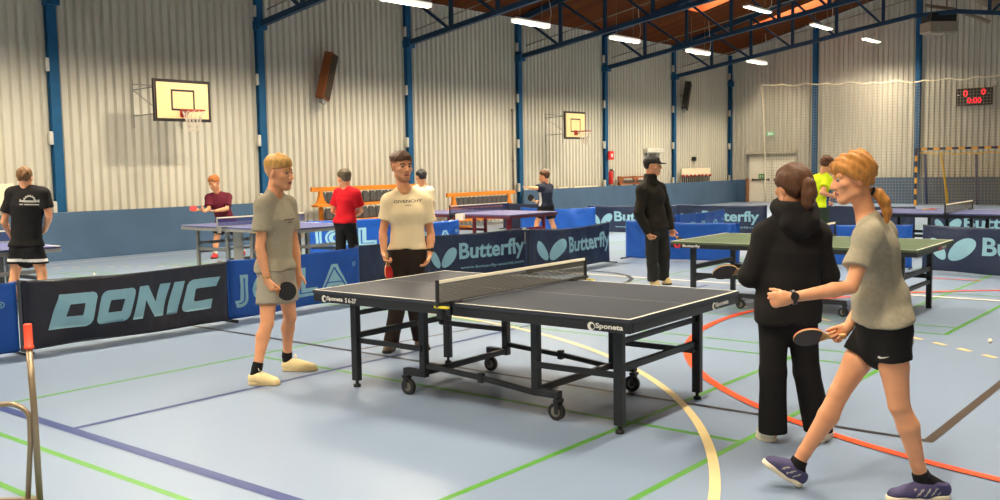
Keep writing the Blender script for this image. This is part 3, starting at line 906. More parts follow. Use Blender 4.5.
barrier((-9.2, 15.3), (-9.2, 16.6), None, BLU, 'short piece of blue barrier just right of the capped man\'s elbow', 12, 0.68)
barrier((-9.18, 16.75), (-9.28, 19.0), 'JOLA', BLU, 'blue barrier with half-hidden JOLA print in front of the far Butterfly barrier', 13, 0.68)
barrier((-11.5, 20.98), (-9.25, 21.1), 'BUTTERFLY', NAV, 'navy Butterfly barrier left of the woman in the black hoodie', 14, 0.68)
barrier((-4.2, 15.15), (-2.0, 14.7), 'BUTTERFLY_WIDE', NAV, 'large navy Butterfly barrier at the right edge', 15, 0.70, wave=0.06)
barrier((-6.7, 15.0), (-4.4, 15.35), None, BLU, 'plain blue barrier seen under the olive green table', 16, 0.68)
barrier((-8.2, 21.3), (-5.95, 20.9), None, NAV, 'plain navy barrier between the two women', 17, 0.70)
barrier((-5.6, 20.7), (-3.4, 20.6), 'BUTTERFLY', NAV, 'navy Butterfly barrier beyond the blue table at the right', 18, 0.68)
barrier((-16.3, 20.2), (-14.6, 19.9), None, NAV, 'low navy barrier behind the red-framed table', 19, 0.70)
# white paper pieces hung between the two Butterfly barriers
mb = MB(); mb.box((0, 0, 0), (0.09, 0.008, 0.03)); mb.box((0.03, 0, -0.12), (0.035, 0.008, 0.24))
o = mb.build('paper_strip', m_tape); o.location = (-9.27, 12.02, 0.685); o.rotation_euler = (0, 0, 1.5)
tag(o, 'bent white paper strip hung over the corner of the navy Butterfly barrier', 'paper strip')
# ================================================================== things on the walls and beyond
m_backboard = mat('cream_backboard', rgb(250, 216, 156), rough=0.45, var=0.03)
m_bb_black = mat('black_paint', rgb(38, 30, 30), rough=0.5)
m_rim = mat('orange_red_rim', rgb(190, 62, 40), rough=0.4)
m_hoopnet = mat('hoop_net_cord', rgb(226, 214, 196), rough=0.8)
m_dark_steel = mat('dark_steel_tube', rgb(60, 60, 58), rough=0.5)

def hoop(y0, y1, z0, z1, bx, wall_y0, wall_y1, rim_z, label):
    yc = (y0 + y1) / 2
    e = empty('basketball_hoop', (bx, yc, 0), 0, label, 'basketball hoop', 'basketball hoops on the left wall')
    W, H = y1 - y0, z1 - z0
    mb = MB(); mb.box((0, 0, (z0 + z1) / 2), (0.04, W, H), 0)
    x = 0.0206
    def rect(a, b, c, d, t, mi):
        for (p, q, r_, s_) in ((a, b, c, c + t), (a, b, d - t, d), (a, a + t, c + t, d - t), (b - t, b, c + t, d - t)):
            mb.add([(x, p, r_), (x, q, r_), (x, q, s_), (x, p, s_)], [(0, 1, 2, 3)], mi)
    rect(-W / 2, W / 2, z0, z1, 0.045, 1)
    rect(-0.27, 0.27, z0 + 0.2, z0 + 0.2 + 0.42, 0.04, 1)
    mb.build('backboard', [m_backboard, m_bb_black], e, fix=False)
    mb = MB(); mb.box((-0.01, 0, (z0 + z1) / 2), (0.05, W + 0.03, H + 0.03)); mb.build('board_edge', m_bb_black, e)
    rc = 0.36
    mb = MB(); mb.tube([(rc + 0.225 * math.cos(2 * PI * k / 28), 0.225 * math.sin(2 * PI * k / 28), rim_z) for k in range(28)], 0.012, 8, closed=True)
    mb.box((0.075, 0, rim_z), (0.13, 0.12, 0.03)); mb.box((0.03, 0, rim_z - 0.04), (0.015, 0.16, 0.16)); mb.bar((0.03, 0.05, rim_z - 0.1), (0.16, 0.05, rim_z), 0.015, 0.015); mb.bar((0.03, -0.05, rim_z - 0.1), (0.16, -0.05, rim_z), 0.015, 0.015)
    rim = mb.build('rim', m_rim, e)
    mb = MB()
    n = 12
    for k in range(n):
        for s in (1, -1):
            pts = []
            for j in range(5):
                t = j / 4; r_ = 0.222 - 0.115 * math.sin(t * PI / 2) ; a = 2 * PI * (k + s * 0.5 * j) / n
                pts.append((rc + r_ * math.cos(a), r_ * math.sin(a), rim_z - 0.42 * t))
            mb.tube(pts, 0.006, 5, caps=False)
    mb.build('hoop_net', m_hoopnet, rim)
    wx = WALL_X - bx + 0.014
    mb = MB()
    for z in (z0 + 0.15, z1 - 0.12):
        for s, wy in ((-1, wall_y0 - yc), (1, wall_y1 - yc)):
            mb.tube([(-0.03, s * W * 0.36, z), (wx, wy, z)], 0.011, 8)
    mb.tube([(-0.03, -W * 0.36, z0 + 0.15), (wx, wall_y0 - yc, z1 - 0.12)], 0.008, 6)
    mb.tube([(wx, wall_y0 - yc, z0 - 0.1), (wx, wall_y0 - yc, z1 + 0.1)], 0.012, 8)
    mb.tube([(wx, wall_y1 - yc, z0 - 0.1), (wx, wall_y1 - yc, z1 + 0.1)], 0.012, 8)
    mb.tube([(wx, wall_y0 - yc, z1), (wx, wall_y1 - yc, z1)], 0.01, 6)
    mb.tube([(-0.03, -W * 0.36, z0 + 0.1), (-0.03, -W * 0.36, z1 - 0.1)], 0.018, 8)
    mb.tube([(-0.03, W * 0.36, z0 + 0.1), (-0.03, W * 0.36, z1 - 0.1)], 0.018, 8)
    mb.build('bracket', m_silver, e)
    return e
hoop(10.65, 11.91, 2.68, 3.48, -17.32, 10.98, 12.1, 2.87, 'larger, nearer basketball hoop with cream backboard on the left wall')
hoop(24.62, 25.72, 2.49, 3.31, -17.35, 25.35, 26.3, 2.71, 'smaller, farther basketball hoop with cream backboard, left of the fire alarm')

# loudspeakers
m_spk_wood = mat('brown_speaker_wood', rgb(134, 74, 34), rough=0.5, var=0.15, stretch=(1, 1, 0.1), scale=14)
m_spk_cloth = mat('dark_speaker_cloth', rgb(56, 42, 24), rough=0.9, var=0.1, bump=0.2, bscale=200)
def speaker(y, z0, z1, wood, cloth, label, tilt):
    h = z1 - z0
    e = empty('loudspeaker', (WALL_X + 0.3, y, z0), 0, label, 'loudspeaker')
    e.rotation_euler = (-tilt, math.radians(7), 0.35)
    mb = MB(); mb.box((-0.03, 0, h / 2), (0.22, 0.34, h)); mb.build('cabinet', wood, e, bevel=0.01)
    mb = MB(); mb.box((0.085, 0.0, h / 2), (0.02, 0.29, h - 0.06)); mb.build('grille', cloth, e, bevel=0.006)
    mb = MB(); mb.box((-0.2, 0.05, h / 2), (0.16, 0.04, 0.06)); mb.build('wall_bracket', m_silver, e)
    mb = MB(); mb.box((-0.02, 0, -0.05), (0.1, 0.2, 0.1)); mb.build('foot_bracket', m_silver, e)
speaker(15.86, 3.36, 4.52, m_spk_wood, m_spk_cloth, 'long brown wooden loudspeaker hung high on the left wall', 0.24)
speaker(34.15, 3.75, 4.85, mat('black_speaker_case', rgb(36, 34, 32), rough=0.6), m_spk_cloth, 'black loudspeaker high on the wall near the far left corner', 0.26)

# spectator stands with grey seats in the recess of the left wall
m_orange_wood = mat('orange_varnished_wood', rgb(218, 130, 30), rough=0.4, var=0.12, stretch=(1, 0.15, 1), scale=12)
m_brown_wood = mat('brown_varnished_wood', rgb(150, 84, 40), rough=0.45, var=0.12, stretch=(1, 0.15, 1), scale=12)
m_seat_grey = mat('grey_plastic_seat', rgb(76, 75, 74), rough=0.55, var=0.1)
def shell(mb, c, wdt, h):
    """two-lobed folded seat shell"""
    c = Vector(c)
    poly = [(-0.5, 0), (-0.52, 0.3), (-0.46, 0.72), (-0.33, 0.95), (-0.18, 1.0), (-0.05, 0.93), (0, 0.84), (0.05, 0.93), (0.18, 1.0), (0.33, 0.95), (0.46, 0.72), (0.52, 0.3), (0.5, 0)]
    mb.prism([(x * wdt, y * h) for x, y in poly], c, (0, 1, 0), (0, 0, 1), 0.05)
    mb.prism([(x * wdt * 0.8, y * h * 0.85 + 0.02) for x, y in poly], c + Vector((0.05, 0, 0)), (0, 1, 0), (0, 0, 1), 0.025)
def stand(y0, y1, top, rows, label, nseat):
    e = empty('spectator_stand', (-17.95, (y0 + y1) / 2, 0), 0, label, 'spectator stand', 'orange spectator stands by the left wall')
    L = y1 - y0
    mb = MB(); mb.box((0.05, 0, top - 0.05), (0.07, L, 0.11)); mb.build('top_rail', m_orange_wood, e, bevel=0.01)
    for z, x in rows:
        mb = MB(); mb.box((x, 0, z), (0.24, L - 0.1, 0.06)); mb.build('seat_rail', m_orange_wood, e, bevel=0.008)
        n = nseat
        for k in range(n):
            y = -L / 2 + 0.35 + (L - 0.7) * k / (n - 1)
            mb = MB(); shell(mb, (x - 0.1, y, z + 0.03), 0.23, 0.29); mb.build('seat', m_seat_grey, e, bevel=0.008)
    for y in (-L / 2 + 0.28, L / 2 - 0.28):
        mb = MB(); mb.box((0.05, y, (top - 0.08) / 2), (0.08, 0.1, top - 0.08)); mb.box((0.25, y, 0.03), (0.75, 0.09, 0.06))
        for s in (-1, 1):
            mb.prism([(0, 0), (0.22, 0), (0.1, 0.06), (0.05, 0.12), (0, 0.25)], (0.01, y + s * 0.05, rows[0][0]), (0, s, 0), (0, 0, 1), 0.08 * s)
        mb.build('end_post', m_orange_wood, e, bevel=0.01)
stand(15.0, 18.95, 1.24, ((0.80, 0.1), (0.42, 0.3)), 'orange wooden spectator stand with two rows of grey seats behind the red-shirted player', 15)
stand(19.75, 22.75, 0.95, ((0.50, 0.1), (0.2, 0.3)), 'orange wooden spectator stand behind the table with the red frame', 12)
# low wooden bench behind the blue board
e = empty('wooden_bench', (-18.45, 30.4, 0), 0, 'brown wooden bench showing above the blue board, left of the man in the cap', 'bench')
mb = MB(); mb.box((0.0, 0, 1.2), (0.06, 2.0, 0.06)); mb.build('back_rail', m_brown_wood, e)
mb = MB(); mb.box((0.03, 0, 0.97), (0.12, 2.0, 0.06)); mb.build('seat_board', m_brown_wood, e)
for y in (-0.9, 0.1, 0.9):
    mb = MB(); mb.box((0, y, 0.62), (0.08, 0.07, 1.24)); mb.prism([(-0.12, 0), (0.12, 0), (0.2, 0.2), (-0.2, 0.2)], (0.04, y, 1.0), (0, 1, 0), (0, 0, 1), 0.04); mb.build('post', m_brown_wood, e)
for k in range(9):
    mb = MB(); shell(mb, (0.02, -0.75 + 0.18 * k, 0.99), 0.13, 0.1); mb.build('seat', m_seat_grey, e)
# cream scoring bench on the ledge near the corner
m_cream = mat('cream_board', rgb(240, 226, 190), rough=0.5, var=0.03)
m_redspot = mat('red_paint', rgb(190, 60, 50), rough=0.5)
e = empty('sponsor_bench', (-18.42, 35.2, 0), 0, 'cream board with red knobs above the blue board, right of the cap', 'bench')
mb = MB(); mb.box((0, 0, 1.33), (0.05, 2.4, 0.27)); mb.build('back_board', m_cream, e, bevel=0.01)
for k in range(8):
    mb = MB(); mb.sphere((0.04, -1.15 + 2.3 * k / 7, 1.17), 0.055, 12); mb.build('knob', m_redspot, e)
for k in range(14):
    mb = MB(); mb.box((0.0, -1.13 + 2.26 * k / 13, 0.58), (0.04, 0.05, 1.16)); mb.build('upright', m_seat_grey, e)
# alarm, extinguisher, small boxes
e = empty('fire_alarm_box', (WALL_X + 0.255, COL_Y[6] + 0.05, 1.98), 0, 'red fire alarm box on the blue column right of the far hoop', 'fire alarm')
mb = MB(); mb.box((0, 0, 0), (0.08, 0.26, 0.3)); mb.build('case', mat('alarm_red', rgb(214, 40, 36), rough=0.4), e, bevel=0.01)
mb = MB(); mb.box((0.042, 0, 0.0), (0.006, 0.12, 0.12)); mb.build('white_label', m_logo_white, e)
e = empty('fire_extinguisher', (WALL_X + 0.082, COL_Y[6] + 0.3, 0.98), 0, 'red fire extinguisher hung beside the blue column with the alarm', 'fire extinguisher')
mb = MB(); mb.lathe([(0, 0), (0.075, 0.0), (0.085, 0.03), (0.085, 0.38), (0.06, 0.45), (0.025, 0.48), (0, 0.48)], (0, 0, 0), n=16); mb.build('cylinder', MATS['alarm_red'], e)
mb = MB(); mb.box((0.02, 0, 0.5), (0.12, 0.04, 0.05)); mb.tube([(0.05, 0, 0.49), (0.13, 0, 0.45), (0.13, 0, 0.2)], 0.014, 8); mb.build('hose', m_rubber, e)
mb = MB(); mb.box((0, 0, 0), (0.06, 0.3, 0.16)); mb.box((0.035, 0, 0), (0.01, 0.24, 0.1))
o = mb.build('wall_box', m_rubber, bevel=0.01); o.location = (WALL_X + 0.04, 35.4, 1.84); tag(o, 'small black box on the corrugated wall above the cream board', 'wall box')
mb = MB(); mb.box((0, 0, 0), (0.16, 1.2, 0.18)); mb.box((0.09, 0, -0.05), (0.02, 1.1, 0.05))
o = mb.build('wall_heater', m_clip, bevel=0.02); o.location = (WALL_X + 0.1, 32.1, 2.16); tag(o, 'off-white wall unit behind the black cap', 'wall unit')
e = empty('notice_board', (-18.22, 7.75, 0.925), 0, 'cream board standing on the blue wall board at the left edge', 'board')
mb = MB(); mb.box((0, 0, 0.36), (0.05, 1.0, 0.42)); mb.box((0.028, 0, 0.4), (0.01, 0.9, 0.28)); mb.build('panel', m_cream, e, bevel=0.01)
mb = MB(); mb.box((0, -0.38, 0.08), (0.04, 0.05, 0.16)); mb.box((0, 0.38, 0.08), (0.04, 0.05, 0.16)); mb.build('support', m_silver, e)

# double door in the far wall
m_door = mat('cream_door', rgb(255, 244, 220), rough=0.5, var=0.02)
m_doorframe = mat('door_frame_grey', rgb(200, 192, 172), rough=0.5)
e = tag(empty('door_1', (-16.68, END_Y, 0)), 'cream double door with a green push-bar sign', 'door', kind='structure')
for s in (-1, 1):
    mb = MB(); mb.box((s * 0.5, -0.04, 0.945), (0.975, 0.05, 1.88)); lf = mb.build('leaf', m_door, e, bevel=0.004)
    mb = MB(); mb.box((s * 0.48, -0.09, 0.93), (0.75, 0.04, 0.06)); mb.box((s * 0.48 - 0.36, -0.075, 0.93), (0.05, 0.05, 0.1)); mb.box((s * 0.48 + 0.36, -0.075, 0.93), (0.05, 0.05, 0.1)); mb.build('push_bar', mat('push_bar_brown', rgb(96, 76, 66), rough=0.5), lf)
mb = MB(); mb.box((-0.45, -0.07, 1.07), (0.26, 0.01, 0.2), 0); mb.box((-0.5, -0.077, 1.07), (0.06, 0.004, 0.11), 1); mb.prism([(0, 0), (0.09, 0.05), (0, 0.1)], (-0.43, -0.076, 1.02), (1, 0, 0), (0, 0, 1), -0.004, 1)
mb.build('push_sign', [mat('sign_green', rgb(80, 150, 60), rough=0.5), m_logo_white], e)
mb = MB(); mb.box((-1.02, -0.03, 0.95), (0.06, 0.1, 1.9)); mb.box((1.02, -0.03, 0.95), (0.06, 0.1, 1.9)); mb.box((0, -0.03, 1.93), (2.1, 0.1, 0.07)); mb.box((0, -0.12, 2.06), (2.2, 0.2, 0.1)); mb.build('frame', m_doorframe, e)
mb = MB(); mb.box((0, 0, 0), (0.34, 0.06, 0.17), 0); mb.box((-0.05, -0.032, 0), (0.06, 0.004, 0.1), 1); mb.prism([(0, 0), (0.08, 0.05), (0, 0.1)], (0.03, -0.033, -0.05), (1, 0, 0), (0, 0, 1), -0.004, 1)
o = mb.build('exit_sign', [mat('exit_sign_green', rgb(150, 190, 150), emit=rgb(120, 190, 140), estr=0.5), mat('exit_sign_white', rgb(235, 240, 230), emit=rgb(235, 245, 235), estr=0.7)]); o.location = (-16.76, END_Y - 0.06, 2.83)
tag(o, 'pale green exit sign on the wall above the double door', 'exit sign')

# ball-stop net across the far end
m_ballnet = net_mat('ball_stop_net', rgb(170, 158, 130), 0.11, 0.0075, ('X', 'Z'))
e = empty('ball_stop_net', (-16.9, 37.95, 0), 0, 'large cream ball-stop net hanging before the far wall', 'net curtain')
L = 15.5
def top(u): return 4.82 - 0.24 * min(1, u / 0.4) + 0.02 * math.sin(60 * u) + (0.02 if u > 0.55 else 0) - 0.06 * abs(math.sin(u * L * PI / 0.9))
n = 170
vs = []
for i in range(n + 1):
    u = i / n
    for j in range(11):
        t = j / 10
        x = u * L + (0.22 * (1 - t) ** 0.6 if i == 0 else 0)
        vs.append((x, 0.05 * math.sin(u * 70) * (1 - 0.5 * t), 0.03 + t * (top(u) - 0.03)))
mb = MB(); mb.add(vs, [(i * 11 + j, (i + 1) * 11 + j, (i + 1) * 11 + j + 1, i * 11 + j + 1) for i in range(n) for j in range(10)], 0, True)
mb.build('netting', m_ballnet, e, fix=False)
mb = MB(); mb.tube([(i / n * L, 0.05 * math.sin(i / n * 70) * 0.5, top(i / n)) for i in range(n + 1)], 0.022, 6); mb.tube([(0.22 * (1 - j / 10) ** 0.6, 0, 0.03 + j / 10 * (top(0) - 0.03)) for j in range(11)], 0.022, 6); mb.build('edge_rope', mat('cream_rope', rgb(244, 232, 200), rough=0.8), e)
mb = MB()
for i in range(0, 18):
    x = i * 0.9 + 0.02
    if x < L: mb.tube([(x, 0, top(x / L)), (x, 0, roof_z(x - 16.9) - 0.02)], 0.004, 5)
mb.build('hanging_cord', m_rod, e)

# handball goal
m_goal_y = mat('goal_orange_yellow', rgb(226, 158, 44), rough=0.45)
m_goal_k = mat('goal_dark_blue', rgb(40, 38, 58), rough=0.45)
m_goalnet = net_mat('goal_net_brown', rgb(166, 138, 92), 0.1, 0.009, ('X', 'Z'))
m_goalcord = mat('goal_rope_yellow', rgb(226, 178, 60), rough=0.7)
e = empty('handball_goal', (-8.98, 37.0, 0), 0, 'handball goal with orange and dark striped frame at the right of the far wall', 'goal')
def striped(mb, a, b, n):
    a = Vector(a); b = Vector(b)
    for k in range(n):
        p = a.lerp(b, k / n); q = a.lerp(b, (k + 1) / n)
        mb.bar(p, q, 0.08, 0.08, k % 2, upv=(0, 1, 0))
for s in (-1, 1):
    mb = MB(); striped(mb, (s * 1.54, 0, 0), (s * 1.54, 0, 2.0), 10); mb.build('post', [m_goal_y, m_goal_k], e)
mb = MB(); striped(mb, (-1.58, 0, 2.04), (1.58, 0, 2.04), 15); mb.build('crossbar', [m_goal_k, m_goal_y], e)
mb = MB()
for s in (-1, 1): mb.tube([(s * 1.5, 0.04, 2.0), (s * 1.5, 0.4, 1.98), (s * 1.5, 0.8, 0.02), (s * 1.5, 0.04, 0.02)], 0.02, 8)
mb.tube([(-1.5, 0.8, 0.02), (1.5, 0.8, 0.02)], 0.02, 8); mb.build('back_frame', m_silver, e)
mb = MB()
nx, nz = 24, 10
V = []
for j in range(nz + 1):
    t = j / nz
    for i in range(nx + 1):
        u = i / nx
        V.append((-1.48 + 2.96 * u, (0.35 + 0.42 * (1 - t)) + 0.05 * math.sin(u * 26), 0.03 + t * (1.9 - 0.1 * math.sin(u * PI))))
mb.add(V, [(j * (nx + 1) + i, j * (nx + 1) + i + 1, (j + 1) * (nx + 1) + i + 1, (j + 1) * (nx + 1) + i) for j in range(nz) for i in range(nx)], 0, True)
for s in (-1, 1):
    mb.add([(s * 1.48, 0.05, 1.95), (s * 1.48, 0.4, 1.93), (s * 1.48, 0.78, 0.03), (s * 1.48, 0.05, 0.03)], [(0, 1, 2, 3)])
mb.build('goal_net', m_goalnet, e, fix=False)
mb = MB(); mb.tube([(-1.45 + 2.9 * i / 20, 0.12, 1.9 - 0.05 * math.sin(i / 20 * PI) + 0.02 * math.sin(i * 1.3)) for i in range(21)], 0.02, 6)
mb.tube([(-0.72, 0.1, 1.86), (-0.66, 0.3, 1.2), (-0.62, 0.5, 0.5), (-0.6, 0.6, 0.03)], [0.025, 0.035, 0.05, 0.06], 8); mb.build('net_rope', m_goalcord, e)
mb = MB()
for xs in (-1.36, 0.36):
    mb = MB(); mb.tube([(xs, 0.45, 1.85), (xs, 0.6, 1.0), (xs, 0.8, 0.03)], 0.045, 8); mb.build('net_fold', mat('goal_net_blue_fold', rgb(92, 94, 122), rough=0.9), e)

# scoreboard
m_led = mat('red_led', rgb(255, 40, 50), emit=(1.0, 0.012, 0.03, 1), estr=1.3)
e = empty('scoreboard', (-8.98, END_Y - 0.1, 3.9), 0, 'dark scoreboard with red digits on the far wall', 'scoreboard')
mb = MB(); mb.box((0, 0, 0), (1.22, 0.1, 0.62)); mb.build('case', mat('scoreboard_case', rgb(44, 32, 32), rough=0.6), e, bevel=0.01)
mb = MB()
o_ = (0, -0.051, 0)
flat_text(mb, '0', o_, (1, 0, 0), (0, 0, 1), -0.36, -0.2, 0.02, 0.25, 0.004, offset=0.02)
flat_text(mb, '0', o_, (1, 0, 0), (0, 0, 1), 0.24, 0.4, 0.06, 0.27, 0.004, offset=0.02)
flat_text(mb, '0:00', o_, (1, 0, 0), (0, 0, 1), -0.22, 0.26, -0.23, -0.03, 0.004, offset=0.02)
mb.build('digits', m_led, e, fix=False)
mb = MB(); mb.box((-0.52, -0.052, 0.08), (0.06, 0.006, 0.04)); mb.box((0.5, -0.052, 0.1), (0.04, 0.006, 0.04)); mb.build('label', m_logo_white, e)
mb = MB(); mb.box((0, 0, 0), (0.16, 0.1, 0.16)); mb.box((0, -0.03, -0.02), (0.12, 0.06, 0.1)); o = mb.build('sensor_box', m_clip, bevel=0.01); o.location = (-8.32, END_Y - 0.06, 4.36); tag(o, 'small cream box above the corner of the scoreboard', 'sensor box')

# heater and duct under the ridge
m_duct = mat('galvanised_duct', rgb(150, 132, 110), rough=0.45, metal=0.3)
m_heater = mat('beige_heater_case', rgb(150, 136, 118), rough=0.5)
e = empty('unit_heater', (-9.05, 34.0, 5.95), 0.75, 'beige box heater hung under the ridge at the top right', 'heater')
mb = MB(); mb.box((0, 0, -0.02), (0.92, 0.7, 0.34)); mb.box((0, 0, -0.2), (0.8, 0.6, 0.05)); mb.build('case', m_heater, e, bevel=0.02)
mb = MB(); mb.box((0, -0.01, 0.28), (0.84, 0.62, 0.26)); mb.build('fan_housing', m_rubber, e)
for s in (-1, 1):
    for t in (-1, 1):
        mb = MB(); mb.tube([(s * 0.42, t * 0.3, 0.1), (s * 0.42, t * 0.3, 2.45)], 0.018, 6); mb.build('hanger', m_dark_steel, e)
mb = MB(); mb.box((0, -0.25, -0.24), (0.1, 0.08, 0.05)); mb.build('sensor', m_clip, e)
e = empty('air_duct', (RIDGE_X, 0, 6.9), 0, 'brownish metal air duct running under the roof ridge at the top right', 'duct')
mb = MB(); mb.tube([(1.1, 20.0, 0.0), (1.1, 37.9, 0.0)], 0.2, 16); mb.build('duct_pipe', m_duct, e)
mb = MB(); mb.tube([(-0.5, 34.4, -0.15), (0.35, 34.5, -0.35), (1.4, 34.8, -0.85)], 0.06, 10); mb.build('branch_pipe', m_duct, e)
mb = MB()
for y in (22, 27, 32, 37): mb.tube([(1.1, y, 0.18), (1.1, y, roof_z(RIDGE_X + 1.1) - 6.95)], 0.012, 6)
mb.build('hanger', m_dark_steel, e)

# bottom left: tubular metal stand with a red hand grip
m_tubemetal = mat('brass_grey_tube', rgb(150, 132, 106), rough=0.35, metal=0.55, var=0.06)
m_redgrip = mat('red_hand_grip', rgb(236, 74, 40), rough=0.5)
e = empty('equipment_stand', (-4.9, 2.26, 0), 0, 'tubular metal stand with an orange-red hand grip at the bottom left', 'stand')
mb = MB(); mb.tube([(0.0, 0, 0.0), (-0.005, 0.0, 0.45), (-0.012, -0.005, 0.82)], 0.0165, 14); mb.build('upright', m_tubemetal, e)
mb = MB(); mb.lathe([(0, 0), (0.024, 0.0), (0.024, 0.012), (0.0205, 0.014), (0.0205, 0.12), (0.018, 0.126), (0, 0.126)], (-0.012, -0.005, 0.785), n=20); mb.build('hand_grip', m_redgrip, e)
mb = MB()
pts = [(-0.045, -0.04, 0.0), (-0.025, -0.02, 0.30), (-0.022, -0.018, 0.40)]
for k in range(9):
    a = math.radians(180 - 10 * k); pts.append((-0.022 - 0.085 * (1 + math.cos(a)) , -0.018 - 0.075 * (1 + math.cos(a)), 0.42 + 0.085 * math.sin(a)))
pts += [(-0.22, -0.2, 0.495), (-0.5, -0.42, 0.46)]
mb.tube(pts, 0.0135, 12); mb.build('bent_tube', m_tubemetal, e)
mb = MB(); mb.bar((0.0, 0.0, 0.006), (-0.06, -0.05, 0.006), 0.05, 0.012); mb.bar((-0.06, -0.05, 0.006), (-0.5, -0.42, 0.006), 0.03, 0.012); mb.bar((-0.5, -0.42, 0.0), (-0.5, -0.42, 0.46), 0.025, 0.025); mb.build('foot', m_tubemetal, e)

# balls
m_ball = mat('cream_plastic_ball', rgb(250, 232, 196), rough=0.4, var=0.01)
def ball(loc, label, r=0.02):
    mb = MB(); mb.sphere((0, 0, 0), r, 20); o = mb.build('table_tennis_ball', m_ball); o.location = loc; tag(o, label, 'ball', 'table tennis balls')
ball((-2.03, 9.5, 0.021), 'cream table tennis ball on the floor near the right edge')
ball((-15.1, 8.05, 0.021), 'pale table tennis ball on the floor beyond the DONIC barrier')
# red bat lying on the right-hand blue table is built with the other bats
# ================================================================== people
# a body is one field of blended tapered shapes, turned into one surface
def V3(p): return np.array(p, dtype=np.float64)
def unit(v):
    v = np.asarray(v, float); return v / (np.linalg.norm(v) + 1e-12)

class Field:
    """list of shapes blended one after another"""
    def __init__(s): s.p = []
    def cap(s, a, b, ra, rb, k=0.012, flat=None, ratio=1.0, cuts=(), sub=False):
        s.p.append(('cap', V3(a), V3(b), ra, rb, k, None if flat is None else unit(flat), ratio, cuts, sub)); return s
    def ell(s, c, r, axes, k=0.012, cuts=(), sub=False):
        s.p.append(('ell', V3(c), V3(r), np.array([unit(a) for a in axes]), 0, k, None, 0, cuts, sub)); return s
    def bounds(s):
        lo = np.full(3, 1e9); hi = -lo
        for q in s.p:
            if q[9]: continue
            a, b = s._bb(q); lo = np.minimum(lo, a); hi = np.maximum(hi, b)
        return lo, hi
    def _bb(s, q):
        if q[0] == 'cap':
            r = max(q[3], q[4]) * max(1.0, 1.0)
            return np.minimum(q[1], q[2]) - r, np.maximum(q[1], q[2]) + r
        r = q[2].max(); return q[1] - r, q[1] + r
    def evaluate(s, lo, hi, h):
        n = np.ceil((hi - lo) / h).astype(int) + 1
        F = np.full(n, 0.2, np.float32)
        ax = [lo[i] + h * np.arange(n[i]) for i in range(3)]
        for q in s.p:
            a, b = s._bb(q); k = q[5]; pad = 0.035 + k
            i0 = np.maximum(np.floor((a - pad - lo) / h).astype(int), 0)
            i1 = np.minimum(np.ceil((b + pad - lo) / h).astype(int) + 1, n)
            if (i1 <= i0).any(): continue
            X = ax[0][i0[0]:i1[0]][:, None, None]; Y = ax[1][i0[1]:i1[1]][None, :, None]; Z = ax[2][i0[2]:i1[2]][None, None, :]
            if q[0] == 'cap':
                p0, p1 = q[1], q[2]; d = p1 - p0; L2 = d @ d + 1e-12
                wx, wy, wz = X - p0[0], Y - p0[1], Z - p0[2]
                t = np.clip((wx * d[0] + wy * d[1] + wz * d[2]) / L2, 0, 1)
                qx, qy, qz = wx - t * d[0], wy - t * d[1], wz - t * d[2]
                if q[6] is not None:
                    f = q[6]; m = (qx * f[0] + qy * f[1] + qz * f[2]) * (1 / q[7] - 1)
                    qx, qy, qz = qx + m * f[0], qy + m * f[1], qz + m * f[2]
                rr = q[3] + (q[4] - q[3]) * t
                D = np.sqrt(qx * qx + qy * qy + qz * qz) - rr
                if q[6] is not None: D = D * (0.5 + 0.5 * q[7])
            else:
                wx, wy, wz = X - q[1][0], Y - q[1][1], Z - q[1][2]
                s2 = 0
                for j in range(3):
                    e = q[3][j]; s2 = s2 + ((wx * e[0] + wy * e[1] + wz * e[2]) / q[2][j]) ** 2
                D = (np.sqrt(s2) - 1) * q[2].min()
            for (cp, cn) in q[8]:
                D = np.maximum(D, (X - cp[0]) * cn[0] + (Y - cp[1]) * cn[1] + (Z - cp[2]) * cn[2])
            blk = F[i0[0]:i1[0], i0[1]:i1[1], i0[2]:i1[2]]
            if q[9]:
                D = -D
                hh = np.maximum(k - np.abs(blk - D), 0) / k
                blk[...] = np.maximum(blk, D) + hh * hh * k * 0.25
            else:
                hh = np.maximum(k - np.abs(blk - D), 0) / k
                blk[...] = np.minimum(blk, D) - hh * hh * k * 0.25
        return F, ax

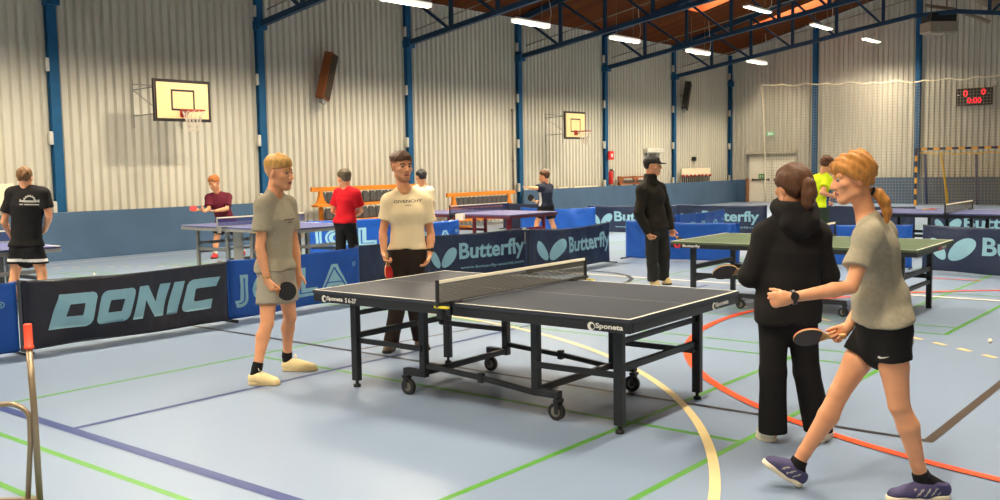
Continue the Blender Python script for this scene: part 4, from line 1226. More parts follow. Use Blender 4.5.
_ED = [((0, 0, 0), (1, 0, 0)), ((0, 1, 0), (1, 1, 0)), ((0, 0, 1), (1, 0, 1)), ((0, 1, 1), (1, 1, 1)),
       ((0, 0, 0), (0, 1, 0)), ((1, 0, 0), (1, 1, 0)), ((0, 0, 1), (0, 1, 1)), ((1, 0, 1), (1, 1, 1)),
       ((0, 0, 0), (0, 0, 1)), ((1, 0, 0), (1, 0, 1)), ((0, 1, 0), (0, 1, 1)), ((1, 1, 0), (1, 1, 1))]
def surface(F, lo, h):
    """surface nets: one vertex per crossed cell, one quad per crossed edge"""
    S = F < 0
    c = [slice(0, -1), slice(1, None)]
    cnt = np.zeros(tuple(d - 1 for d in F.shape), np.int8)
    for i in (0, 1):
        for j in (0, 1):
            for k in (0, 1): cnt += S[c[i], c[j], c[k]]
    act = (cnt > 0) & (cnt < 8)
    ijk = np.argwhere(act)
    if len(ijk) == 0: return np.zeros((0, 3)), np.zeros((0, 4), int)
    idx = np.full(act.shape, -1, np.int64); idx[act] = np.arange(len(ijk))
    acc = np.zeros((len(ijk), 3)); num = np.zeros(len(ijk))
    I, J, K = ijk.T
    for a, b in _ED:
        fa = F[I + a[0], J + a[1], K + a[2]]; fb = F[I + b[0], J + b[1], K + b[2]]
        m = (fa < 0) != (fb < 0)
        t = fa / (fa - fb + 1e-20)
        for ax in range(3):
            acc[m, ax] += a[ax] + (b[ax] - a[ax]) * t[m]
        num[m] += 1
    P = lo + h * (ijk + acc / num[:, None])
    quads = []
    for ax in range(3):
        u, v = (ax + 1) % 3, (ax + 2) % 3
        sl0 = [slice(None)] * 3; sl1 = [slice(None)] * 3
        sl0[ax] = slice(0, -1); sl1[ax] = slice(1, None)
        A, B = S[tuple(sl0)], S[tuple(sl1)]
        E = np.argwhere(A != B)
        E = E[(E[:, u] > 0) & (E[:, v] > 0) & (E[:, u] < F.shape[u] - 1) & (E[:, v] < F.shape[v] - 1)]
        if len(E) == 0: continue
        ins = A[tuple(E.T)]
        def cell(du, dv):
            q = E.copy(); q[:, u] += du; q[:, v] += dv; return idx[tuple(q.T)]
        q = np.stack([cell(-1, -1), cell(0, -1), cell(0, 0), cell(-1, 0)], 1)
        q[~ins] = q[~ins][:, ::-1]
        quads.append(q)
    return P, np.concatenate(quads)

def smooth_pts(P, Q, it=1):
    for _ in range(it):
        acc = np.zeros_like(P); n = np.zeros(len(P))
        for a, b in ((0, 1), (1, 2), (2, 3), (3, 0)):
            np.add.at(acc, Q[:, a], P[Q[:, b]]); np.add.at(acc, Q[:, b], P[Q[:, a]])
            np.add.at(n, Q[:, a], 1); np.add.at(n, Q[:, b], 1)
        P = 0.5 * P + 0.5 * acc / np.maximum(n, 1)[:, None]
    return P

def field_mesh(fld, h, lo=None, hi=None, disp=None, sm=1):
    if lo is None:
        lo, hi = fld.bounds(); lo = lo - 0.03; hi = hi + 0.03
    F, ax = fld.evaluate(lo, hi, h)
    if disp is not None:
        F = F + disp(ax[0][:, None, None], ax[1][None, :, None], ax[2][None, None, :]).astype(np.float32)
    P, Q = surface(F, lo, h)
    if sm and len(P): P = smooth_pts(P, Q, sm)
    return P, Q

def folds(amp, seed, scale=1.0):
    rs = np.random.RandomState(seed)
    T = [(rs.uniform(14, 40) * scale * unit(rs.normal(size=3) * (1, 1, 0.75)), rs.uniform(0, 6.28), rs.uniform(0.4, 1)) for _ in range(7)]
    def f(X, Y, Z):
        s = 0
        for kv, ph, a in T:
            s = s + a * np.sin(kv[0] * X + kv[1] * Y + kv[2] * Z + ph + 1.3 * np.sin(9 * Z + ph))
        return amp * s / 2.5
    return f

def np_mesh(name, P, Q, mats, parent, mi=None, origin=(0, 0, 0)):
    me = bpy.data.meshes.new(name)
    P = np.asarray(P) - V3(origin)
    me.vertices.add(len(P)); me.vertices.foreach_set('co', P.astype(np.float32).ravel())
    n = len(Q); me.loops.add(n * 4); me.polygons.add(n)
    me.loops.foreach_set('vertex_index', Q.astype(np.int32).ravel())
    me.polygons.foreach_set('loop_start', np.arange(0, 4 * n, 4, dtype=np.int32))
    me.polygons.foreach_set('loop_total', np.full(n, 4, np.int32))
    me.polygons.foreach_set('use_smooth', np.ones(n, bool))
    if mi is not None: me.polygons.foreach_set('material_index', np.asarray(mi, np.int32))
    me.update(calc_edges=True)
    me.validate()
    for m in mats: me.materials.append(m)
    o = bpy.data.objects.new(name, me); COL.objects.link(o)
    if parent is not None: o.parent = parent
    return o

def skin_mat(name, col):
    m = mat(name, col, rough=0.5, spec=0.4, var=0.06, scale=9)
    p = m.node_tree.nodes['Principled BSDF']
    p.inputs['Subsurface Weight'].default_value = 0.12
    p.inputs['Subsurface Radius'].default_value = (0.6, 0.25, 0.15)
    p.inputs['Subsurface Scale'].default_value = 0.02
    return m
m_eye_white = mat('eye_white', rgb(150, 132, 120), rough=0.4)
m_eye_dark = mat('eye_iris', rgb(50, 40, 36), rough=0.25)
m_lip = mat('lips', rgb(176, 96, 84), rough=0.45)

def hand(fld, W, d, n, t, s=1.0, curl=(0.35, 0.4, 0.3), spread=0.05, thumb=(0.55, 0.75, 0.2), thumb_curl=0.3):
    """W wrist, d towards knuckles, n palm normal, t towards the thumb"""
    W = V3(W); d = unit(d); n = unit(n - d * (n @ d)); t = unit(t - d * (t @ d) - n * (t @ n))
    fld.cap(W - d * 0.02 * s, W + d * 0.03 * s, 0.026 * s, 0.031 * s, 0.012, n, 0.72)
    fld.cap(W + d * 0.02 * s + t * 0.012 * s, W + d * 0.078 * s + t * 0.018 * s, 0.026 * s, 0.025 * s, 0.012, n, 0.55)
    fld.cap(W + d * 0.02 * s - t * 0.012 * s, W + d * 0.074 * s - t * 0.018 * s, 0.026 * s, 0.024 * s, 0.012, n, 0.52)
    base = [(0.089, 0.031), (0.094, 0.0105), (0.090, -0.0105), (0.081, -0.030)]
    lens = [0.072, 0.080, 0.074, 0.058]
    for i in range(4):
        B = W + d * base[i][0] * s + t * base[i][1] * s
        a = 0.0; p = B - d * 0.012 * s; r = (0.0092 if i < 3 else 0.0080) * s
        dd = unit(d + t * (1.5 - i) * spread)
        for j, fr in enumerate((0.45, 0.31, 0.24)):
            a += curl[j] * (1 + 0.08 * i)
            dirv = dd * math.cos(a) + n * math.sin(a)
            L = lens[i] * fr * s + (0.012 * s if j == 0 else 0)
            q = p + dirv * L
            fld.cap(p, q, r, r * 0.93, 0.003 if j else 0.008)
            p = q; r *= 0.93
    B = W + d * 0.022 * s + t * 0.024 * s
    dv = unit(d * thumb[0] + t * thumb[1] + n * thumb[2])
    q = B + dv * 0.045 * s
    fld.cap(B, q, 0.015 * s, 0.0115 * s, 0.010)
    dv2 = unit(dv + d * thumb_curl + n * 0.25)
    q2 = q + dv2 * 0.032 * s
    fld.cap(q, q2, 0.0112 * s, 0.0098 * s, 0.004)
    fld.cap(q2, q2 + unit(dv2 + d * 0.15) * 0.024 * s, 0.0098 * s, 0.0078 * s, 0.004)

def project_print(name, verts, faces, o, xd, yd, target, m, parent, origin, lift=0.002, reach=0.4):
    """print laid on cloth: flat shape pushed along xd x yd onto the target surface"""
    me = target.data
    bvh = BVHTree.FromPolygons([v.co for v in me.vertices], [p.vertices[:] for p in me.polygons])
    o = Vector(o) - Vector(origin); xd = Vector(xd).normalized(); yd = Vector(yd).normalized(); nd = xd.cross(yd).normalized()
    out = []
    for x, y in verts:
        p = o + xd * x + yd * y
        hit = bvh.ray_cast(p + nd * reach, -nd, reach * 2)
        out.append((hit[0] if hit[0] else p) + nd * lift)
    mb = MB(); mb.add(out, faces)
    return mb.build(name, m, parent, fix=False)

def subdiv2d(verts, faces, step):
    bm = bmesh.new()
    bv = [bm.verts.new((x, y, 0)) for x, y in verts]
    for f in faces:
        try: bm.faces.new([bv[i] for i in f])
        except ValueError: pass
    xs = [v[0] for v in verts]; ys_ = [v[1] for v in verts]
    k = math.ceil(min(xs) / step)
    while k * step < max(xs):
        bmesh.ops.bisect_plane(bm, geom=bm.verts[:] + bm.edges[:] + bm.faces[:], plane_co=(k * step, 0, 0), plane_no=(1, 0, 0)); k += 1
    bm.verts.index_update()
    vs = [(v.co.x, v.co.y) for v in bm.verts]; fs = [tuple(v.index for v in f.verts) for f in bm.faces]
    bm.free(); return vs, fs

def person(label, J, S):
    J = {k: V3(v) for k, v in J.items()}
    w = S.get('w', 1.0); h = S.get('h', 0.007)
    near = S.get('near', False)
    hipM = (J['hipL'] + J['hipR']) / 2; shM = (J['shL'] + J['shR']) / 2
    base = np.array([hipM[0], hipM[1], 0.0])
    if 'base' in S: base = V3(S['base'])
    e = empty('person', tuple(base), 0, label, 'person')
    UP = unit(J['neck'] - hipM)
    R = J['shR'] - J['shL']; R = unit(R - UP * (R @ UP)); FW = np.cross(UP, R)
    Rh = J['hipR'] - J['hipL']; Rh = unit(Rh - UP * (Rh @ UP)); FH = np.cross(UP, Rh)
    Rm = unit(R + Rh); FM = np.cross(UP, Rm)
    face = unit(S['face']); HU = V3(S.get('head_up', (0, 0, 1))); HU = unit(HU - face * (HU @ face)); HR = np.cross(face, HU)
    HC = J['head']; hs = S.get('hs', 1.1)
    def H(x, y, z): return HC + hs * (HR * x + face * y + HU * z)
    T = np.linalg.norm(shM - hipM)
    at = lambda f, fwd=0.0: hipM + (shM - hipM) * f + FM * fwd
    B = Field()
    fem = S.get('fem', False)
    # torso
    hipw = (0.148 if not fem else 0.16) * w; waist = (0.134 if not fem else 0.118) * w; chest = (0.155 if not fem else 0.135) * w
    B.cap(at(-0.10), at(0.12), hipw * 0.94, hipw, 0.02, FH, 0.68)
    B.cap(at(0.12), at(0.45), hipw, waist, 0.02, FM, 0.68)
    B.cap(at(0.45), at(0.78), waist, chest, 0.02, FW, 0.68)
    B.cap(at(0.78), at(0.93), chest, 0.10 * w, 0.03, FW, 0.72)
    if fem:
        for s in (-1, 1): B.ell(at(0.72) + R * s * 0.065 + FW * 0.075, (0.058, 0.055, 0.06), (R, FW, UP), 0.03)
    else:
        B.cap(at(0.8) - R * 0.07 + FW * 0.05, at(0.8) + R * 0.07 + FW * 0.05, 0.062, 0.062, 0.03, FW, 0.75)
    for s in ('L', 'R'):
        B.cap(J['sh' + s], J['neck'] + UP * 0.0, 0.050 * w, 0.048 * w, 0.03)
        B.cap(J['sh' + s], shM - UP * 0.04, 0.056 * w, 0.08 * w, 0.03, FW, 0.85)
    # neck and head
    nr = (0.057 if not fem else 0.047) * S.get('neckw', 1.0) * (0.5 + 0.5 * hs)
    B.cap(J['neck'] - UP * 0.03, H(0, -0.025, -0.045), nr * 1.06, nr, 0.02)
    B.ell(H(0, -0.016, 0.032), V3((0.076, 0.097, 0.087)) * hs, (HR, face, HU), 0.02)
    B.ell(H(0, 0.024, -0.035), V3((0.060, 0.066, 0.078)) * hs, (HR, face, HU), 0.03)
    B.cap(H(-0.02, 0.058, -0.098), H(0.02, 0.058, -0.098), 0.02 * hs, 0.02 * hs, 0.02)
    B.cap(H(-0.05, 0.0, -0.07), H(0, 0.062, -0.098), 0.018 * hs, 0.018 * hs, 0.025)
    B.cap(H(0.05, 0.0, -0.07), H(0, 0.062, -0.098), 0.018 * hs, 0.018 * hs, 0.025)
    B.cap(H(0, 0.080, 0.012), H(0, 0.104, -0.030), 0.010 * hs, 0.0135 * hs, 0.010)
    for s in (-1, 1):
        B.cap(H(s * 0.013, 0.093, -0.034), H(s * 0.006, 0.098, -0.034), 0.0095 * hs, 0.009 * hs, 0.006)
        B.cap(H(s * 0.012, 0.081, 0.024), H(s * 0.048, 0.066, 0.022), 0.010 * hs, 0.009 * hs, 0.012)
        B.ell(H(s * 0.043, 0.058, -0.022), V3((0.022, 0.018, 0.017)) * hs, (HR, face, HU), 0.02)
        B.ell(H(s * 0.031, 0.094, 0.004), V3((0.017, 0.013, 0.011)) * hs, (HR, face, HU), 0.010, sub=True)
        # ears
        B.ell(H(s * 0.077, -0.012, -0.008), V3((0.010, 0.020, 0.032)) * hs, (unit(HR * 1.0 - face * 0.35 * s), unit(face + HR * 0.35 * s), unit(HU - face * 0.12)), 0.006)
    B.cap(H(-0.019, 0.083, -0.061), H(0.019, 0.083, -0.061), 0.0075 * hs, 0.0075 * hs, 0.008)
    B.cap(H(-0.016, 0.082, -0.073), H(0.016, 0.082, -0.073), 0.0085 * hs, 0.0085 * hs, 0.008)
    # arms
    hv = S.get('hands', {})
    handf = {}
    for s in ('L', 'R'):
        sh, el, wr = J['sh' + s], J['el' + s], J['wr' + s]
        a = w * (0.92 if fem else 1.0)
        B.cap(sh, sh + (el - sh) * 0.45, 0.053 * a, 0.047 * a, 0.025)
        B.cap(sh + (el - sh) * 0.45, el, 0.047 * a, 0.037 * a, 0.012)
        fm = el + (wr - el) * 0.28
        B.cap(el, fm, 0.037 * a, 0.041 * a, 0.012)
        B.cap(fm, wr, 0.041 * a, 0.0265 * a, 0.012)
        d = unit(hv.get(s, {}).get('d', J['h' + s] - wr)); side = 1 if s == 'R' else -1
        n = V3(hv.get(s, {}).get('n', -R * side + FW * 0.15))
        t = V3(hv.get(s, {}).get('t', -np.cross(n, d) * side))
        kw = {k: v for k, v in hv.get(s, {}).items() if k not in 'dnt'}
        hf = Field()
        hf.cap(wr - unit(wr - el) * 0.05, wr, 0.030 * a, 0.0265 * a, 0.012)
        hand(hf, wr, d, n, t, S.get('hand', 0.95), **kw)
        handf[s] = (hf, wr, d)
        B.cap(wr, wr + d * 0.025, 0.0265 * a, 0.026 * a, 0.012, n, 0.8)
    # legs
    for s in ('L', 'R'):
        hp, kn, an = J['hip' + s], J['kn' + s], J['an' + s]
        a = w
        side = (Rh if s == 'R' else -Rh)
        B.cap(hp + side * 0.005, hp + (kn - hp) * 0.5, 0.087 * a, 0.074 * a, 0.03)
        B.cap(hp + (kn - hp) * 0.5, kn, 0.074 * a, 0.054 * a, 0.015)
        ld_ = unit(an - kn); back = unit(-(FH - ld_ * (FH @ ld_)))
        cf = kn + (an - kn) * 0.30 + back * 0.012
        B.cap(kn, cf, 0.051 * a, 0.056 * a, 0.015)
        B.cap(cf, an + (kn - an) * 0.18, 0.056 * a, 0.036 * a, 0.015)
        B.cap(an + (kn - an) * 0.18, an, 0.036 * a, 0.036 * a, 0.012)
        to, he = J['to' + s], J['he' + s]
        B.cap(an, he * 0.45 + an * 0.45 + to * 0.1, 0.034, 0.026, 0.015)
    # --- surfaces: body, then head and hands finer
    lo, hi = B.bounds(); lo = lo - 0.02; hi = hi + 0.02
    P, Q = field_mesh(B, h, lo, hi)
    boxes = []
    hr = 0.155 * hs
    boxes.append((HC - hr, HC + hr, B, S.get('hh', h * 0.6)))
    allP, allQ, allM = [], [], []
    def classify(P, Q, head=False):
        C = P[Q].mean(1)
        mi = np.zeros(len(Q), int)
        if head:
            L = (C - HC) / hs; x = L @ HR; y = L @ face; z = L @ HU
            mi[(np.abs(x) < 0.025) & (y > 0.07) & (np.abs(z + 0.067 + 0.0 * x) < 0.0095 * (1 - (x / 0.034) ** 2))] = 1
            bz = 0.0255 - 0.10 * np.abs(np.abs(x) - 0.03)
            mi[(np.abs(x) > 0.013) & (np.abs(x) < 0.052) & (y > 0.05) & (np.abs(z - bz) < 0.0048)] = 2
            if S.get('beard'):
                mi[(y > 0.02) & (z < -0.055 - 0.55 * (y - 0.02) * (np.abs(x) > 0.035) - 0.03 * (np.abs(x) <= 0.035)) & (z > -0.125) & (np.abs(x) < 0.07) & (mi == 0)] = 5
        return mi
    C = P[Q].mean(1)
    keep = ~(((C > HC - hr + h) & (C < HC + hr - h)).all(1))
    for s in ('L', 'R'):
        _, wr, d = handf[s]
        keep &= ~(((C - wr) @ d > 0.018) & (np.linalg.norm(C - wr, axis=1) < 0.06))
    def push(P, Q, mi):
        used = np.unique(Q); remap = np.full(len(P), -1); remap[used] = np.arange(len(used))
        off = sum(len(p) for p in allP)
        allP.append(P[used]); allQ.append(remap[Q] + off); allM.append(mi)
    push(P, Q[keep], np.zeros(keep.sum(), int))
    P2, Q2 = field_mesh(B, boxes[0][3], HC - hr, HC + hr, sm=1)
    push(P2, Q2, classify(P2, Q2, True))
    for s in ('L', 'R'):
        P3, Q3 = field_mesh(handf[s][0], S.get('hf', 0.0045), sm=0 if not near else 1)
        if len(Q3): push(P3, Q3, np.zeros(len(Q3), int))
    # eyeballs
    for s in (-1, 1):
        mb = MB(); c = H(s * 0.031, 0.0755, 0.003)
        mb.sphere((0, 0, 0), 0.0106 * hs, 16)
        vv = np.array(mb.v) + c
        qq = np.array([f for f in mb.f], int)
        cc = vv[qq].mean(1) - c
        m3 = np.where((cc @ face) > 0.0106 * hs * 0.66, 4, 3)
        push(vv, qq, m3)
    sk = skin_mat(S.get('skin_name', 'skin'), S.get('skin', rgb(224, 154, 110)))
    hairm = mat(S['hair_name'], S['hair'], rough=0.55, spec=0.35, var=0.28, scale=55, stretch=(1, 1, 0.25), bump=0.5, bscale=120)
    beardm = mat('stubble_' + S['hair_name'], tuple(0.72 * a + 0.28 * b for a, b in zip(S.get('skin', rgb(224, 154, 110))[:3], S['hair'][:3])) + (1,), rough=0.6)
    body = np_mesh('body', np.concatenate(allP), np.concatenate(allQ), [sk, m_lip, hairm, m_eye_white, m_eye_dark, beardm], e, np.concatenate(allM), base)

    # --- hair
    st = S.get('hairstyle', 'short')
    HF = Field(); hh = S.get('hair_h', h * 0.7)
    tk_ = S.get('hair_t', 0.014)
    if st in ('short', 'fade', 'back', 'pony'):
        lo2 = HC - 0.2 * hs; hi2 = HC + 0.2 * hs
        n = np.ceil((hi2 - lo2) / hh).astype(int) + 1
        ax = [lo2[i] + hh * np.arange(n[i]) for i in range(3)]
        X = ax[0][:, None, None] - HC[0]; Y = ax[1][None, :, None] - HC[1]; Z = ax[2][None, None, :] - HC[2]
        x = (X * HR[0] + Y * HR[1] + Z * HR[2]) / hs; y = (X * face[0] + Y * face[1] + Z * face[2]) / hs; z = (X * HU[0] + Y * HU[1] + Z * HU[2]) / hs
        top = np.clip((z - 0.03) / 0.06, 0, 1)
        side_t = 0.005 if st == 'fade' else 0.010
        th = side_t + (tk_ - side_t) * top
        if st == 'pony': th = th * 0 + tk_
        D = (np.sqrt((x / (0.076 + th)) ** 2 + ((y + 0.016) / (0.097 + th)) ** 2 + ((z - 0.032) / (0.087 + th)) ** 2) - 1) * 0.085
        if st == 'pony':
            hl = np.interp(y, [-0.13, -0.08, -0.035, -0.01, 0.02, 0.045, 0.06, 0.085], [-0.075, -0.075, -0.05, -0.01, 0.0, 0.02, 0.058, 0.066])
        else:
            hl = np.interp(y, [-0.13, -0.09, -0.05, -0.025, 0.0, 0.03, 0.055, 0.075, 0.1], S.get('hairline', [-0.06, -0.06, -0.045, 0.012, 0.022, 0.028, 0.052, 0.062, 0.066]))
        D = np.maximum(D, hl - z)
        rs = np.random.RandomState(len(label))
        for _ in range(6):
            kk = rs.normal(size=3) * S.get('hair_wave', 60); D = D + S.get('hair_n', 0.0012) * np.sin(kk[0] * x + kk[1] * y + kk[2] * z + rs.uniform(0, 6))
        if S.get('fringe'):
            fx, fz = S['fringe']
            for a in np.linspace(-1, 1, 7):
                q = np.sqrt((x - a * 0.055) ** 2 / 0.016 ** 2 + (y - 0.083 + 0.030 * a * a) ** 2 / 0.018 ** 2 + (z - fz - 0.01 * math.cos(a * 9)) ** 2 / 0.028 ** 2) - 1
                D = np.minimum(D, q * 0.016)
        Ph, Qh = surface(D.astype(np.float32), lo2, hh)
        Ph = smooth_pts(Ph, Qh, 1)
        fm_ = mat('faded_' + S['hair_name'], tuple(0.5 * a + 0.5 * b for a, b in zip(S.get('skin', rgb(224, 154, 110))[:3], S['hair'][:3])) + (1,), rough=0.6, var=0.1, scale=60)
        cz_ = ((Ph[Qh].mean(1) - HC) @ HU) / hs
        np_mesh('hair', Ph, Qh, [hairm, fm_], e, ((cz_ < 0.048) & (st == 'fade')).astype(int), base)
    if 'tail' in S:
        TF = Field(); pts, rad = S['tail']
        for i in range(len(pts) - 1): TF.cap(pts[i], pts[i + 1], rad[i], rad[i + 1], 0.01)
        Pt, Qt = field_mesh(TF, hh, disp=folds(0.003, 5, 3.0)); np_mesh('ponytail', Pt, Qt, [hairm], e, None, base)
        tc_ = V3(S['tie']); mb = MB(); td = unit(V3(pts[1]) - V3(pts[0])); o1 = Vector(td).orthogonal().normalized(); o2 = Vector(td).cross(o1)
        mb.tube([Vector(tc_ - base) + (o1 * math.cos(2 * PI * k / 16) + o2 * math.sin(2 * PI * k / 16)) * (rad[0] * 0.98) for k in range(16)], 0.007, 8, closed=True); mb.build('hair_tie', m_rubber, e)
    if S.get('cap'):
        cm = mat('black_cap_cloth', rgb(32, 31, 28), rough=0.8)
        CF = Field()
        CF.ell(H(0, -0.014, 0.030), V3((0.090, 0.110, 0.098)) * hs, (HR, face, HU), 0.01, cuts=[(H(0, 0, 0.026), -HU)])
        Pc, Qc = field_mesh(CF, hh); np_mesh('cap_crown', Pc, Qc, [cm], e, None, base)
        BF = Field(); BF.cap(H(0, 0.06, 0.040), H(0, 0.112, 0.026), 0.074 * hs, 0.058 * hs, 0.01, HU, 0.16)
        Pc, Qc = field_mesh(BF, hh * 0.6); np_mesh('cap_brim', Pc, Qc, [cm], e, None, base)
    # --- clothes
    sh = S['shirt']; sm_ = sh['m']; hz = sh['hem']; lo_ = sh.get('loose', 0.016)
    C_ = Field()
    hemcut = [(np.array([0, 0, hz]), unit(V3(sh.get('hem_n', (0, 0, -1)))))]
    hemcut[0] = (V3(sh.get('hem_p', (hipM[0], hipM[1], hz))), hemcut[0][1])
    neckcut = []
    hw = max(hipw * 0.98, chest * 0.98) + lo_ + sh.get('hem_flare', 0.0)
    C_.cap(at(-0.22 - (0.1 if hz < 0.8 else 0)), at(0.3), hw, (waist + hipw) * 0.5 + lo_, 0.02, FM, sh.get('flat', 0.70), cuts=hemcut)
    C_.cap(at(0.3), at(0.78), (waist + hipw) * 0.5 + lo_, chest + lo_, 0.02, FM, 0.72, cuts=hemcut)
    C_.cap(at(0.78), at(0.93), chest + lo_, 0.105 * w + lo_ * 0.5, 0.03, FW, 0.74)
    if fem:
        for s in (-1, 1): C_.ell(at(0.72) + R * s * 0.065 + FW * 0.078, (0.064, 0.060, 0.066), (R, FW, UP), 0.04)
    else:
        C_.cap(at(0.8) - R * 0.07 + FW * 0.05, at(0.8) + R * 0.07 + FW * 0.05, 0.062 + lo_ * 0.7, 0.062 + lo_ * 0.7, 0.06, FW, 0.78)
    for s in ('L', 'R'):
        shj, el, wr = J['sh' + s], J['el' + s], J['wr' + s]
        hp_, kn_ = J['hip' + s], J['kn' + s]; side_ = (Rh if s == 'R' else -Rh)
        C_.ell(hp_ - FH * 0.036 + side_ * 0.004 - UP * 0.01, (0.092 * w + 0.007, 0.082 * w + 0.008, 0.10 * w + 0.008), (Rh, FH, UP), 0.05, cuts=hemcut)
        C_.cap(hp_, hp_ + (kn_ - hp_) * 0.35, 0.093 * w + S['legs'].get('loose', 0.012) * 0.4 + 0.003, 0.090 * w + S['legs'].get('loose', 0.012) * 0.5 + 0.003, 0.05, cuts=hemcut)
        C_.cap(shj, J['neck'] + UP * 0.004, 0.055 * w + lo_ * 0.35, 0.056 * w, 0.03)
        C_.cap(shj, shM - UP * 0.04, 0.060 * w + lo_ * 0.4, 0.085 * w, 0.06, FW, 0.88)
        fr = sh.get('sleeve', 0.58)
        if fr <= 1.0:
            d = unit(el - shj); cp = shj + (el - shj) * fr
            rr = 0.066 * w * (0.93 if fem else 1.0) + sh.get('sleeve_loose', 0.004)
            C_.cap(shj, shj + (el - shj) * (fr + 0.25), rr * 0.96, rr * 1.06, 0.03, cuts=[(cp, d)])
        else:
            rr = 0.062 * w + sh.get('sleeve_loose', 0.004)
            C_.cap(shj, el, rr * 1.05, rr * 0.92, 0.03)
            d = unit(wr - el); C_.cap(el, wr + d * 0.03, rr * 0.95, rr * sh.get('cuff', 0.62), 0.02, cuts=[(wr + d * sh.get('cuff_len', 0.005), d)])
    if sh.get('collar'):
        C_.cap(J['neck'] - UP * 0.03, H(0, -0.03, -0.10), nr + 0.034, nr + 0.024, 0.03, cuts=[(H(0, 0, -0.115 + 0.01), HU)])
    else:
        C_.cap(J['neck'] + UP * 0.012 + FW * 0.020, J['neck'] + UP * 0.12 + FW * 0.045, nr + sh.get('neckline', 0.004), nr + 0.03, 0.008, sub=True)
    if sh.get('hood'):
        for pts, rads in sh['hood']:
            for i in range(len(pts) - 1): C_.cap(pts[i], pts[i + 1], rads[i], rads[i + 1], 0.03)
    Pc, Qc = field_mesh(C_, h, disp=folds(sh.get('fold', 0.0035), sh.get('seed', 3)), sm=1)
    shirt = np_mesh(sh['name'], Pc, Qc, [sm_], e, None, base)
    if 'label' in sh: shirt['label'] = sh['label']
    # --- trousers or shorts
    tr = S['legs']; TF = Field(); tm = tr['m']
    wcut = [(at(tr.get('waist', 0.24)), UP)]
    TF.cap(at(-0.14), at(0.2), hipw * 0.98 + 0.006, hipw * 0.95 + 0.004, 0.02, FH, tr.get('ratio', 0.72), cuts=wcut)
    for s in ('L', 'R'):
        hp, kn, an = J['hip' + s], J['kn' + s], J['an' + s]
        side = (Rh if s == 'R' else -Rh)
        lz = tr.get('loose', 0.012)
        TF.ell(hp - FH * 0.036 + side * 0.005 - UP * 0.01, (0.092 * w, 0.082 * w, 0.10 * w), (Rh, FH, UP), 0.03)
        if tr['kind'] == 'short':
            fr = tr['frac']; d = unit(kn - hp); cp = hp + (kn - hp) * fr
            cut = [(cp, unit(V3(tr['cut_n']))) if 'cut_n' in tr else (cp, d)]
            TF.cap(hp, hp + (kn - hp) * (fr + 0.25), 0.093 * w + lz * 0.4, 0.083 * w + lz, 0.015, cuts=cut)
        else:
            TF.cap(hp, kn, 0.091 * w + lz * 0.4, tr.get('knee', 0.066) * w + lz, 0.03)
            d = unit(an - kn); end = an + d * tr.get('drop', 0.02)
            TF.cap(kn, end + d * 0.1, tr.get('knee', 0.066) * w + lz, tr.get('ankle', 0.062) + lz * 0.5, 0.02, cuts=[(end, V3(tr.get('end_n', d)))])
    Pc, Qc = field_mesh(TF, h, disp=folds(tr.get('fold', 0.003), 11 + len(label)), sm=1)
    legs = np_mesh(tr['name'], Pc, Qc, [tm], e, None, base)
    if tr.get('stripe'):
        pass
    # --- socks and shoes
    sh_ = S['shoes']
    for s in ('L', 'R'):
        an, he, to, kn = J['an' + s], J['he' + s], J['to' + s], J['kn' + s]
        fd = to - he; L = np.linalg.norm(fd); fd = fd / L
        upf = unit((an - he) - fd * ((an - he) @ fd)) if S.get('lift' + s) else None
        if upf is None:
            upf = np.array([0, 0, 1.0]); upf = unit(upf - fd * (upf @ fd))
        if 'sock' in S:
            sf = Field(); ld_ = unit(kn - an)
            top_ = an + ld_ * S.get('sock_h', 0.07)
            sf.cap(he + fd * 0.05 + upf * 0.05, an, 0.04, 0.040, 0.02); sf.cap(an, top_ + ld_ * 0.05, 0.0405, 0.0425, 0.012, cuts=[(top_, ld_)])
            Ps, Qs = field_mesh(sf, min(h, 0.006)); np_mesh('sock', Ps, Qs, [S['sock']], e, None, base)
        uf = Field(); sidev = np.cross(fd, upf)
        bot = [(he + upf * 0.018, -upf)]
        uf.cap(he + fd * 0.045 + upf * 0.042, he + fd * L * 0.45 + upf * 0.042, 0.038, 0.043, 0.03, cuts=bot)
        uf.cap(he + fd * L * 0.45 + upf * 0.036, to - fd * 0.05 + upf * 0.026, 0.046, 0.042, 0.03, upf, 0.85, cuts=bot)
        uf.cap(he + fd * 0.035 + upf * 0.05, he + fd * 0.05 + upf * sh_.get('collar', 0.078), 0.036, 0.040, 0.02, cuts=bot + [(he + upf * sh_.get('collar', 0.078), upf)])
        uf.cap(he + fd * 0.085 + upf * 0.066, he + fd * L * 0.66 + upf * 0.040, 0.036, 0.034, 0.03, cuts=bot)
        Ps, Qs = field_mesh(uf, min(h, 0.006))
        so = np_mesh('shoe', Ps, Qs, [sh_['m']], e, None, base)
        if sh_.get('stripes'):
            cc = Ps[Qs].mean(1) - he; a_ = cc @ fd / L; b_ = cc @ upf
            ph_ = (a_ * L * 28 + b_ * 26) % 1.0
            k_ = (a_ > 0.22) & (a_ < 0.62) & (b_ > 0.03) & (b_ < 0.066) & (ph_ < 0.3)
            so.data.materials.append(sh_['stripes']); so.data.polygons.foreach_set('material_index', k_.astype(np.int32))
        sf = Field(); cut = [(he, -upf), (he + upf * 0.026, upf)]
        sf.cap(he + fd * 0.045 + upf * 0.012, he + fd * L * 0.5 + upf * 0.012, 0.043, 0.043, 0.02, cuts=cut)
        sf.cap(he + fd * L * 0.5 + upf * 0.012, to - fd * 0.05 + upf * 0.012, 0.043, 0.048, 0.02, cuts=cut)
        Ps, Qs = field_mesh(sf, min(h, 0.005), sm=0)
        sole = np_mesh('sole', Ps, Qs, [sh_['sole']], so, None, base)
